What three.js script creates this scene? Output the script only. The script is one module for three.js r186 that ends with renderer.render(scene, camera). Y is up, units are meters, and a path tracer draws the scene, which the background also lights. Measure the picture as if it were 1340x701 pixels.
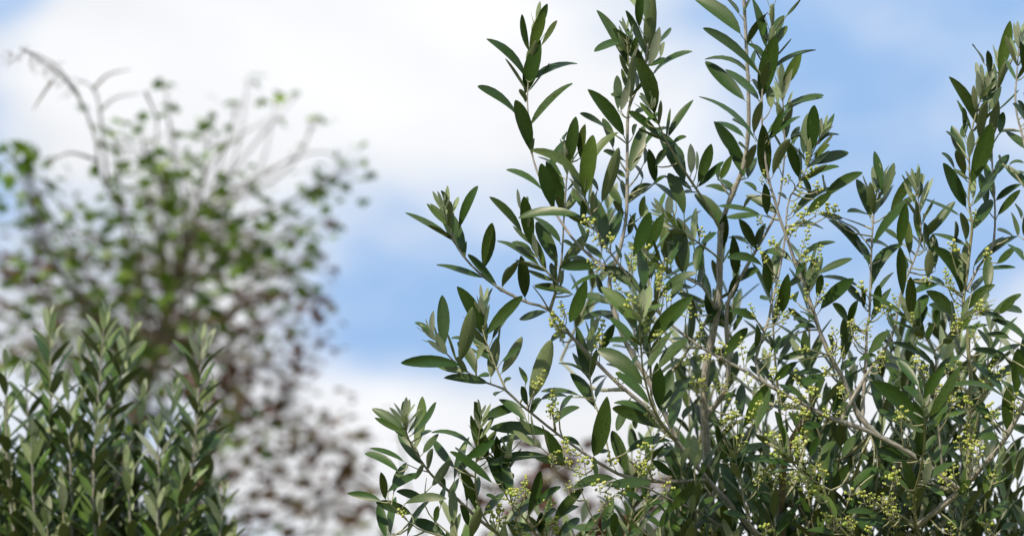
import * as THREE from 'three';
import { ImprovedNoise } from 'three/addons/math/ImprovedNoise.js';

// ---------------------------------------------------------------- camera, sky, sun, exposure
const scene = new THREE.Scene();
const camera = new THREE.PerspectiveCamera(13.45, 1340 / 701, 0.1, 4000);
camera.position.set(0, 1.5, 0);
camera.rotation.set(THREE.MathUtils.degToRad(20), 0, 0);
camera.updateMatrixWorld(true);
camera.focus = 3.02;
camera.userData.fStop = 3.3;

const noise = new ImprovedNoise();
function fbm(x, y, z, oct = 4) {
  let a = 0.5, s = 0;
  for (let i = 0; i < oct; i++) { s += a * noise.noise(x, y, z); x *= 2.03; y *= 2.03; z *= 2.03; a *= 0.5; }
  return s;
}
// cloud masses (positive) and openings of blue (negative): azimuth, elevation, half sizes in degrees, amount
const MASSES = [
  [-7.9, 25.6, 6, 2.4, .62], [-4.2, 24.2, 4.2, 2.2, .62], [-.6, 25.2, 3, 2.2, .5], [1.9, 24.4, 1.9, 1.6, .3], [4.3, 23.3, 1.8, 1.6, .36],
  [-11, 22.9, 3.2, 2.5, .5], [-7.2, 19, 2.8, 3.2, .45], [-4.3, 15.6, 4.2, 1.5, .55], [.6, 14.2, 6.5, 1.7, .6], [9.3, 15.2, 6.5, 2.3, .62], [14.2, 18.3, 3, 1.6, .4],
  [-14.2, 26.4, 1.2, 1.1, -.9], [-14.7, 22.3, 1.4, 2.6, -.6], [-3.2, 19.5, 3.2, 1.7, -.62], [-4.9, 20.9, 1.5, 1.1, -.3], [.6, 18.9, 2.6, 1.5, -.5],
  [10.4, 23.9, 4.8, 4, -.52], [7.2, 25.8, 3, 2, -.3], [8.2, 20.2, 5.5, 1.7, -.55], [12.5, 26.4, 4, 2.2, -.5],
];
function makeSky() {
  const W = 2048, H = 1024, data = new Float32Array(W * H * 4);
  for (let j = 0; j < H; j++) {
    const el = ((j + .5) / H - .5) * Math.PI;
    for (let i = 0; i < W; i++) {
      const u = (i + .5) / W, k = (j * W + i) * 4;
      const lon = (u - .5) * 2 * Math.PI;           // equirect: u = atan2(z, x) / 2pi + 0.5
      const dx = Math.cos(lon) * Math.cos(el), dz = Math.sin(lon) * Math.cos(el), dy = Math.sin(el);
      let az = Math.atan2(dx, -dz) * 57.2958, e = el * 57.2958;
      let c = .52 + .75 * fbm(dx * 3.1 + 5, dy * 5 + 2, dz * 3.1, 5) + .8 * fbm(dx * 13, dy * 24 + 7, dz * 13, 5);
      for (const m of MASSES) {
        const a = (az - m[0]) / m[2], b = (e - m[1]) / m[3], q = a * a + b * b;
        if (q < 12) c += m[4] * (m[4] < 0 ? .8 : 1) * Math.exp(-q);
      }
      c = Math.min(1, Math.max(0, (c - .02) / 1.0)); c = c * c * (3 - 2 * c); c = Math.min(1, c + .6 * (1 - c) * Math.max(0, .13 + fbm(dx * 17 + 31, dy * 34, dz * 17, 4)));
      const h = Math.max(0, 1 - Math.max(0, dy) * 1.1);
      const br = .315 + .05 * h, bg = .515 + .05 * h, bb = .87;
      const wv = .95 + .22 * fbm(dx * 8 + 3, dy * 14, dz * 8 + 9, 4);
      data[k] = br + (wv * .985 - br) * c; data[k + 1] = bg + (wv * 1.0 - bg) * c; data[k + 2] = bb + (wv * 1.03 - bb) * c; data[k + 3] = 1;
    }
  }
  const t = new THREE.DataTexture(data, W, H, THREE.RGBAFormat, THREE.FloatType);
  t.mapping = THREE.EquirectangularReflectionMapping; t.magFilter = t.minFilter = THREE.LinearFilter; t.wrapS = THREE.RepeatWrapping; t.needsUpdate = true;
  return t;
}
const skyTexture = makeSky();
scene.background = skyTexture;
scene.environment = skyTexture;

const sun = new THREE.DirectionalLight(0xfff0d8, 4.5);
sun.position.set(-4.5, 6.2, 8);
sun.castShadow = true; sun.shadow.radius = 3; sun.shadow.mapSize.set(2048, 2048);
Object.assign(sun.shadow.camera, { left: -12, right: 12, top: 12, bottom: -12, near: 1, far: 60 });
scene.add(sun); scene.add(sun.target);

const renderer = new THREE.WebGLRenderer({ antialias: true });
renderer.toneMapping = THREE.LinearToneMapping;
renderer.toneMappingExposure = 1;
renderer.shadowMap.enabled = true;

// ---------------------------------------------------------------- helpers
const V = (x, y, z) => new THREE.Vector3(x, y, z);
function seeded(a) { return () => { a |= 0; a = a + 0x6D2B79F5 | 0; let t = Math.imul(a ^ a >>> 15, 1 | a); t = t + Math.imul(t ^ t >>> 7, 61 | t) ^ t; return ((t ^ t >>> 14) >>> 0) / 4294967296; }; }
const right = V(1, 0, 0), up = V(0, 1, 0).applyQuaternion(camera.quaternion), back = V(0, 0, 1).applyQuaternion(camera.quaternion);
const FOCAL = 350.5 / Math.tan(THREE.MathUtils.degToRad(13.45 / 2));
// survey point: a sighting (x, y on the 1340 x 701 photograph) at a measured distance becomes a place in metres
function at(x, y, d) { return camera.position.clone().addScaledVector(right, (x - 670) / FOCAL * d).addScaledVector(up, (350.5 - y) / FOCAL * d).addScaledVector(back, -d); }
function dataTex(w, h, f, srgb = true) {
  const d = new Uint8Array(w * h * 4);
  for (let j = 0; j < h; j++) for (let i = 0; i < w; i++) { const c = f(i / w, j / h, i, j), k = (j * w + i) * 4; d[k] = c[0] * 255; d[k + 1] = c[1] * 255; d[k + 2] = c[2] * 255; d[k + 3] = 255; }
  const t = new THREE.DataTexture(d, w, h); if (srgb) t.colorSpace = THREE.SRGBColorSpace;
  t.magFilter = THREE.LinearFilter; t.minFilter = THREE.LinearMipmapLinearFilter; t.generateMipmaps = true; t.wrapS = t.wrapT = THREE.RepeatWrapping; t.needsUpdate = true;
  return t;
}
const cl = x => Math.min(1, Math.max(0, x));
function leafTexture(rib, seed, blotch, spots = 0) {
  return dataTex(128, 48, (u, v) => {
    const m = Math.abs(v - .5), midrib = Math.exp(-Math.pow(m / (.035 * (1.15 - u)), 2)) * rib;
    const veins = .06 * rib * Math.pow(.5 + .5 * Math.sin((u - m * .55) * 85), 6) * (m < .46 ? 1 : 0);
    const n = .1 * fbm(u * 9 + seed, v * 4, seed, 4) + blotch * fbm(u * 26 + seed, v * 11, seed * 2, 2);
    const b = cl(.82 + n + veins), k = cl(midrib);
    const sp = spots * cl((fbm(u * 15 + seed * 3, v * 5 + seed, 3, 3) - .17) * 9), ye = spots * .12 * cl((fbm(u * 3 + seed, v * 2, 11, 2) - .05) * 5);
    return [cl(b + k * .3 + ye * .35 - sp * .12), cl(b + k * .2 + ye * .16 - sp * .3), cl(b + k * .12 - sp * .3)];
  });
}
const T = { a: leafTexture(.55, 1.3, .09), b: leafTexture(.35, 7.7, .14), under: leafTexture(.65, 4.1, .1), young: leafTexture(.25, 9.4, .06), worn: leafTexture(.5, 2.9, .12, 1), worn2: leafTexture(.45, 6.2, .12, .8) };
const barkTex = dataTex(128, 256, (u, v) => {
  const n = .5 + .5 * fbm(Math.cos(u * 6.283) * 2.2, v * 9, Math.sin(u * 6.283) * 2.2, 5), l = fbm(Math.cos(u * 6.283) * 5, v * 26, Math.sin(u * 6.283) * 5 + 3, 3);
  const b = cl(.84 + .65 * (n - .5) + (l > .16 ? .13 : 0) + (l < -.2 ? -.2 : 0));
  return [b, b * .99, b * .97];
});
const mat = (r, g, b, o = {}) => { const m = new THREE.MeshPhysicalMaterial({ side: THREE.DoubleSide, roughness: .5, ...o }); m.color.setRGB(r, g, b); return m; };
const gl = { roughness: .4, specularIntensity: .75 };
const DARK_GREEN = [mat(0.052, 0.119, 0.019, { ...gl, map: T.a }), mat(0.042, 0.106, 0.019, { ...gl, map: T.b }), mat(0.054, 0.117, 0.021, { ...gl, map: T.a, roughness: .37 }), mat(0.047, 0.110, 0.022, { ...gl, map: T.b, roughness: .36 }), mat(0.057, 0.117, 0.021, { ...gl, map: T.worn, roughness: .42 }), mat(0.059, 0.117, 0.021, { ...gl, map: T.worn2, roughness: .45 }), mat(0.052, 0.110, 0.022, { ...gl, map: T.a })];
const BRIGHT_GREEN = [mat(0.098, 0.194, 0.029, { ...gl, map: T.a, roughness: .4 }), mat(0.109, 0.192, 0.034, { ...gl, map: T.b, roughness: .4 }), mat(0.109, 0.173, 0.034, { ...gl, map: T.worn2, roughness: .46 })];   // the same upper leaf face in a brighter green than the dark set
const UN = [mat(0.216, 0.291, 0.132, { map: T.under, roughness: .85 }), mat(0.254, 0.316, 0.162, { map: T.under, roughness: .85 }), mat(0.189, 0.260, 0.111, { map: T.under, roughness: .8 })];
const soft = { map: T.young, roughness: .95, transmission: .4, thickness: 0 };
const YO = [mat(.5, .61, .33, soft), mat(.43, .56, .26, soft), mat(.56, .63, .42, soft)];   // thin unfolding leaves at the shoot tips
const YU = null;
const BARK = { pale: mat(.56, .55, .52, { map: barkTex, roughness: .85, bumpMap: barkTex, bumpScale: .0008 }), twig: mat(.45, .47, .3, { map: barkTex, roughness: .8 }), old: mat(.36, .32, .27, { map: barkTex, roughness: .92, bumpMap: barkTex, bumpScale: .0025 }), dark: mat(.26, .22, .18, { map: barkTex, roughness: .92 }) };
const BUD = [[.4, .46, .08], [.3, .4, .08], [.46, .49, .11], [.25, .36, .08], [.5, .53, .16], [.38, .43, .07]].map(c => mat(...c, { roughness: .6 }));

// collects faces sorted by material and builds one mesh with a material slot for each
class Shape {
  constructor() { this.slots = new Map(); }
  slot(m) { let s = this.slots.get(m); if (!s) this.slots.set(m, s = { p: [], n: [], uv: [], i: [] }); return s; }
  add(m, p, n, uv, idx) { const s = this.slot(m), o = s.p.length / 3; for (const x of p) s.p.push(x); for (const x of n) s.n.push(x); for (const x of uv) s.uv.push(x); for (const x of idx) s.i.push(x + o); }
  get empty() { return this.slots.size === 0; }
  mesh(name, origin = V(0, 0, 0)) {
    const g = new THREE.BufferGeometry(), P = [], N = [], U = [], I = [], mats = []; let base = 0, start = 0;
    for (const [m, s] of this.slots) {
      for (let k = 0; k < s.p.length; k += 3) P.push(s.p[k] - origin.x, s.p[k + 1] - origin.y, s.p[k + 2] - origin.z);
      for (const x of s.n) N.push(x); for (const x of s.uv) U.push(x); for (const x of s.i) I.push(x + base);
      g.addGroup(start, s.i.length, mats.length); mats.push(m); start += s.i.length; base += s.p.length / 3;
    }
    g.setAttribute('position', new THREE.Float32BufferAttribute(P, 3)); g.setAttribute('normal', new THREE.Float32BufferAttribute(N, 3)); g.setAttribute('uv', new THREE.Float32BufferAttribute(U, 2)); g.setIndex(I);
    if (mats.length === 1) g.clearGroups();
    const o = new THREE.Mesh(g, mats.length === 1 ? mats[0] : mats); o.name = name; o.castShadow = o.receiveShadow = true;
    return o;
  }
}
function gridNormals(p, cols, rows, flip) {
  const n = new Array(p.length).fill(0), idx = [], a = V(), b = V(), c = V();
  for (let r = 0; r < rows - 1; r++) for (let k = 0; k < cols - 1; k++) {
    const q = r * cols + k, f = [q, q + 1, q + cols, q + 1, q + cols + 1, q + cols];
    if (flip) idx.push(f[0], f[2], f[1], f[3], f[5], f[4]); else idx.push(...f);
  }
  for (let t = 0; t < idx.length; t += 3) {
    const [i, j, k] = [idx[t] * 3, idx[t + 1] * 3, idx[t + 2] * 3];
    a.set(p[i], p[i + 1], p[i + 2]); b.set(p[j], p[j + 1], p[j + 2]).sub(a); c.set(p[k], p[k + 1], p[k + 2]).sub(a); b.cross(c);
    for (const q of [i, j, k]) { n[q] += b.x; n[q + 1] += b.y; n[q + 2] += b.z; }
  }
  for (let q = 0; q < n.length; q += 3) { const l = Math.hypot(n[q], n[q + 1], n[q + 2]) || 1; n[q] /= l; n[q + 1] /= l; n[q + 2] /= l; }
  return [n, idx];
}
const RINGS = [0, .05, .12, .22, .36, .52, .68, .82, .92, .975, 1];
// a leathery leaf with two faces: petiole, blade folded along its midrib, upper and lower skin
function leaf(shape, base, tip, bend, normal, width, top, under, twist = 0, fold = .13, fat = .72, skew = .75) {
  const L = base.distanceTo(tip), ctrl = base.clone().add(tip).multiplyScalar(.5).addScaledVector(bend, 2);
  const mode = skew / (skew + fat), peak = Math.pow(mode, skew) * Math.pow(1 - mode, fat);
  const up_ = [], lo = [], uv = [], P = V(), Tn = V(), N = V(), S = V();
  for (const t of RINGS) {
    const a = (1 - t) * (1 - t), b = 2 * t * (1 - t), c = t * t;
    P.set(0, 0, 0).addScaledVector(base, a).addScaledVector(ctrl, b).addScaledVector(tip, c);
    Tn.set(0, 0, 0).addScaledVector(base, -2 * (1 - t)).addScaledVector(ctrl, 2 - 4 * t).addScaledVector(tip, 2 * t).normalize();
    N.copy(normal).addScaledVector(Tn, -normal.dot(Tn)).normalize().applyAxisAngle(Tn, twist * (t - .4));
    S.crossVectors(Tn, N);
    const q = (t - .05) / .95, w = q <= 0 ? .0011 : Math.max(t === 1 ? .0004 : .0011, width * Math.pow(q, skew) * Math.pow(1 - Math.min(1, q), fat) / peak);
    const th = Math.min(.0009, w * .3);
    for (const s of [-1, 0, 1]) {
      const rise = s ? fold * w : 0, x = P.x + S.x * s * w / 2 + N.x * rise, y = P.y + S.y * s * w / 2 + N.y * rise, z = P.z + S.z * s * w / 2 + N.z * rise;
      up_.push(x, y, z); const d = s ? 0 : th; lo.push(x - N.x * d, y - N.y * d, z - N.z * d); uv.push(t, .5 + s * .48);
    }
  }
  let [n, idx] = gridNormals(up_, 3, RINGS.length, false); shape.add(top, up_, n, uv, idx);
  if (!under) return L;
  [n, idx] = gridNormals(lo, 3, RINGS.length, true); shape.add(under, lo, n, uv, idx);
  return L;
}
// a tapered, slightly knotted stem through points [Vector3, radius]
function stem(shape, pts, m, sides = 7, rng = null, step = .018) {
  const curve = new THREE.CatmullRomCurve3(pts.map(p => p[0]), false, 'centripetal'), len = curve.getLength();
  const n = Math.max(3, Math.min(90, Math.round(len / step))), p = [], uv = [], ref = V(.3, .2, 1).normalize(), S = V(), B = V();
  for (let i = 0; i <= n; i++) {
    const t = i / n, c = curve.getPoint(t), Tn = curve.getTangent(t), f = t * (pts.length - 1), k = Math.min(pts.length - 2, Math.floor(f));
    let r = pts[k][1] + (pts[k + 1][1] - pts[k][1]) * (f - k);
    if (rng) r *= 1 + (rng() < .22 ? .2 : 0) + .1 * (rng() - .5);
    if (i === n) r *= .6;
    S.crossVectors(Tn, ref).normalize(); B.crossVectors(Tn, S);
    for (let s = 0; s <= sides; s++) {
      const a = s / sides * Math.PI * 2, x = Math.cos(a) * r, y = Math.sin(a) * r;
      p.push(c.x + S.x * x + B.x * y, c.y + S.y * x + B.y * y, c.z + S.z * x + B.z * y); uv.push(s / sides, t * len * 6);
    }
  }
  const [nn, idx] = gridNormals(p, sides + 1, n + 1, false);
  for (let i = 0; i <= n; i++) for (let q = 0; q < 3; q++) { const a = (i * (sides + 1)) * 3 + q, b = (i * (sides + 1) + sides) * 3 + q, v = (nn[a] + nn[b]) / 2; nn[a] = nn[b] = v; }
  shape.add(m, p, nn, uv, idx);
  return curve;
}
const taken = new Map();
function numbered(name) { const k = taken.get(name) || 0; taken.set(name, k + 1); return k ? `${name}_${String(k).padStart(3, '0')}` : name; }
function thing(name, label, category, base) { const o = new THREE.Group(); o.name = numbered(name); o.position.copy(base); o.userData = { label, category }; scene.add(o); return o; }
const pick = (a, r) => a[Math.floor(r() * a.length) % a.length];

// ---------------------------------------------------------------- ground
{
  const tex = dataTex(512, 512, (u, v) => { const n = .5 + .5 * fbm(u * 18, v * 18, 2, 5), m = .5 + .5 * fbm(u * 5, v * 5, 8, 3); return [cl(.2 + .3 * n + .12 * m), cl(.27 + .28 * n), cl(.12 + .15 * n)]; });
  tex.repeat.set(400, 400);
  const g = new THREE.CircleGeometry(1500, 96); g.rotateX(-Math.PI / 2);
  const o = new THREE.Mesh(g, mat(.7, .7, .6, { map: tex, roughness: .95 })); o.name = 'ground'; o.receiveShadow = true;
  o.userData = { kind: 'structure', label: 'grassy ground under the trees', category: 'ground' }; scene.add(o);
}

// ---------------------------------------------------------------- the flowering olive tree
// stems, root to tip: [root radius, tip radius (mm), root distance, tip distance (m), bark, [sightings]]
const STEMS = [
  [9.5, 5, 3.34, 3.02, 'old', [1021, 860, 1022, 760, 1023, 700, 1024, 641, 1030, 590, 1062, 534]],
  [9, 2.6, 3.34, 3.12, 'pale', [1018, 900, 960, 790, 935, 720, 930, 660, 926, 600, 922, 550, 922, 500, 928, 460, 937, 420, 942, 380, 942, 330, 946, 290, 960, 250, 972, 222, 979, 180, 980, 130, 977, 60, 972, -40]],
  [5, 1.2, 3.3, 3.0, 'pale', [1022, 770, 1010, 722, 988, 697, 957, 661, 925, 626, 900, 595, 877, 567, 848, 535, 808, 501, 777, 470, 746, 438, 739, 428, 717, 404, 688, 395, 652, 376, 628, 358, 604, 332, 592, 310, 583, 285, 580, 270]],
  [3.6, 1.1, 3.06, 2.98, 'pale', [925, 628, 880, 630, 845, 628, 817, 623, 793, 611, 769, 596, 745, 579, 721, 561, 695, 540, 680, 528, 660, 509, 640, 502, 620, 492, 600, 478, 580, 458, 566, 440]],
  [2, .9, 2.99, 3.03, 'twig', [662, 510, 648, 478, 637, 450, 631, 427, 632, 400]],
  [4.4, 1.2, 2.98, 2.94, 'pale', [1255, 640, 1200, 598, 1151, 571, 1124, 559, 1090, 548, 1062, 534, 1038, 521, 1008, 505, 980, 488, 950, 472, 911, 450, 868, 415, 839, 384, 817, 354, 800, 332, 780, 300, 770, 270, 761, 246]],
  [4.6, 1.1, 2.99, 3.0, 'pale', [1151, 571, 1125, 544, 1114, 520, 1104, 496, 1090, 472, 1076, 440, 1068, 418, 1054, 376, 1042, 346, 1032, 316, 1019, 280, 1014, 260, 1006, 234, 1000, 190, 997, 150, 1000, 100, 1008, 60, 1010, 16]],
  [2.8, 1, 3.0, 3.04, 'pale', [1002, 502, 989, 480, 996, 446, 1006, 420, 1010, 398, 1018, 366, 1023, 340, 1028, 310, 1030, 280, 1034, 258, 1048, 236, 1058, 216, 1066, 194, 1076, 176]],
  [4.4, 1, 3.2, 3.14, 'pale', [924, 545, 950, 510, 954, 470, 951, 430, 953, 395, 968, 366, 986, 334, 1000, 310, 1015, 280, 1022, 250, 1027, 200, 1026, 150, 1023, 112]],
  [4.8, 1.2, 3.08, 3.12, 'pale', [885, 572, 850, 500, 820, 450, 802, 400, 798, 362, 807, 340, 815, 310, 820, 280, 821, 210, 822, 150, 825, 136, 833, 118, 842, 104, 845, 80, 850, 40, 853, -12]],
  [1.8, .9, 3.12, 3.1, 'twig', [824, 142, 826, 112, 823, 82, 820, 45]],
  [2.8, .9, 3.16, 3.05, 'twig', [944, 302, 925, 268, 908, 242, 892, 218, 870, 180, 857, 150, 852, 138]],
  [2.4, 1, 3.18, 3.04, 'pale', [938, 408, 922, 378, 907, 368, 883, 358, 859, 342, 838, 326]],
  [2.3, .9, 3.18, 3.1, 'twig', [942, 340, 934, 332, 909, 314, 884, 296, 865, 280]],
  [2.6, 1, 2.97, 3.05, 'pale', [832, 376, 797, 350, 781, 342, 753, 316, 741, 300, 722, 270, 707, 235, 700, 215, 695, 195, 693, 165, 690, 134, 692, 100, 697, 60, 702, 30]],
  [2.6, 1, 3.0, 3.0, 'pale', [720, 405, 729, 375, 735, 340, 738, 286, 742, 230, 745, 205]],
  [1.6, .8, 3.0, 3.03, 'twig', [730, 372, 713, 352, 697, 324, 692, 300]],
  [1.5, .9, 3.0, 2.97, 'pale', [717, 403, 708, 388, 697, 374]],
  [3, 1.1, 2.98, 2.84, 'twig', [884, 575, 869, 558, 855, 534, 847, 508, 841, 480, 838, 436, 836, 395]],
  [1.6, .9, 3.06, 3.12, 'twig', [800, 610, 790, 560, 777, 522, 772, 490, 774, 460, 777, 432]],
  [4.5, 1, 3.32, 2.98, 'pale', [1017, 930, 900, 850, 780, 770, 700, 725, 640, 690, 590, 645, 574, 631, 558, 613, 542, 589, 532, 567, 530, 545]],
  [1.3, .7, 3.0, 2.98, 'twig', [562, 618, 545, 613, 530, 606]],
  [1.8, .8, 3.06, 2.98, 'twig', [640, 720, 600, 706, 570, 699, 546, 691, 524, 673, 506, 655]],
  [1.6, .8, 3.04, 3.02, 'twig', [600, 706, 570, 683, 556, 661, 558, 625]],
  [2.2, .8, 3.04, 3.0, 'twig', [655, 702, 635, 680, 624, 650, 622, 615, 626, 580, 629, 545]],
  [2, .8, 3.06, 3.04, 'twig', [690, 722, 678, 690, 668, 650, 664, 612, 668, 580]],
  [2, .8, 3.04, 3.0, 'twig', [720, 735, 705, 705, 691, 685, 676, 666, 664, 652, 655, 630]],
  [2.6, 1, 3.14, 3.02, 'pale', [1000, 716, 948, 691, 920, 673, 896, 661, 880, 655, 865, 647, 843, 637, 817, 632, 790, 630]],
  [1.5, .8, 2.99, 3.0, 'twig', [780, 606, 767, 621, 745, 613, 721, 597, 703, 580, 692, 560]],
  [2.4, .9, 3.1, 3.02, 'twig', [860, 780, 820, 730, 790, 700, 772, 670, 760, 640]],
  [2.2, .9, 3.14, 3.06, 'twig', [900, 760, 860, 710, 835, 690, 822, 670, 812, 650]],
  [5.5, 3.4, 3.32, 2.93, 'pale', [1021, 900, 1110, 780, 1180, 710, 1201, 689, 1235, 661, 1269, 631, 1281, 617, 1310, 583, 1340, 530, 1362, 480, 1380, 420]],
  [4, 1, 2.96, 3.0, 'twig', [1268, 633, 1268, 590, 1269, 540, 1271, 490, 1268, 460, 1267, 430, 1261, 404, 1265, 370, 1271, 316, 1273, 292, 1268, 262, 1270, 236, 1269, 200, 1275, 160, 1284, 128, 1288, 108]],
  [2.5, .9, 3.0, 3.06, 'pale', [1266, 380, 1283, 346, 1299, 326, 1303, 280, 1300, 230, 1299, 190, 1305, 140, 1307, 100, 1309, 82]],
  [1.3, .8, 3.05, 3.0, 'twig', [1299, 190, 1311, 172, 1322, 168, 1345, 174]],
  [3.2, 1, 2.94, 2.98, 'pale', [1378, 425, 1366, 330, 1352, 250, 1342, 190, 1330, 140, 1332, 90, 1335, 50]],
  [1.5, .8, 2.96, 2.98, 'twig', [1356, 270, 1330, 228, 1314, 216]],
  [3, 1, 3.0, 3.1, 'pale', [1128, 548, 1134, 470, 1135, 430, 1138, 416, 1140, 360, 1143, 290, 1147, 256, 1151, 238]],
  [3, .9, 2.99, 3.04, 'pale', [1100, 551, 1125, 506, 1141, 480, 1163, 450, 1173, 422, 1180, 380, 1195, 345, 1206, 310, 1203, 268, 1200, 240]],
  [2.8, 1, 2.95, 2.86, 'twig', [1199, 692, 1197, 650, 1204, 620, 1209, 590, 1211, 560, 1209, 528]],
  [2, .9, 2.98, 3.0, 'pale', [1235, 625, 1226, 520, 1223, 458, 1205, 434, 1188, 408]],
  [1.6, .9, 3.0, 2.97, 'twig', [1223, 460, 1245, 438, 1262, 414, 1280, 400]],
  [2, 1, 2.99, 2.95, 'twig', [1140, 570, 1095, 641, 1066, 629, 1046, 615, 1034, 601, 1020, 585]],
  [1.7, .8, 2.95, 2.95, 'twig', [1201, 689, 1178, 674, 1152, 662, 1132, 645, 1118, 622]],
  [1.6, .8, 3.1, 2.98, 'twig', [1130, 720, 1118, 700, 1112, 680, 1100, 668]],
  [2.6, .9, 3.25, 3.12, 'dark', [1024, 665, 1045, 660, 1062, 700, 1078, 740]],
  [2.6, 1, 3.1, 3.02, 'twig', [1190, 775, 1130, 720, 1100, 690, 1085, 660, 1078, 630]],
  [2.6, 1, 3.1, 3.0, 'twig', [1330, 790, 1310, 720, 1295, 690, 1290, 660, 1300, 630, 1310, 600]],
  [2.4, 1, 3.12, 3.05, 'pale', [1060, 780, 1030, 720, 985, 690, 975, 660, 968, 620, 960, 590]],
];
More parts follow.
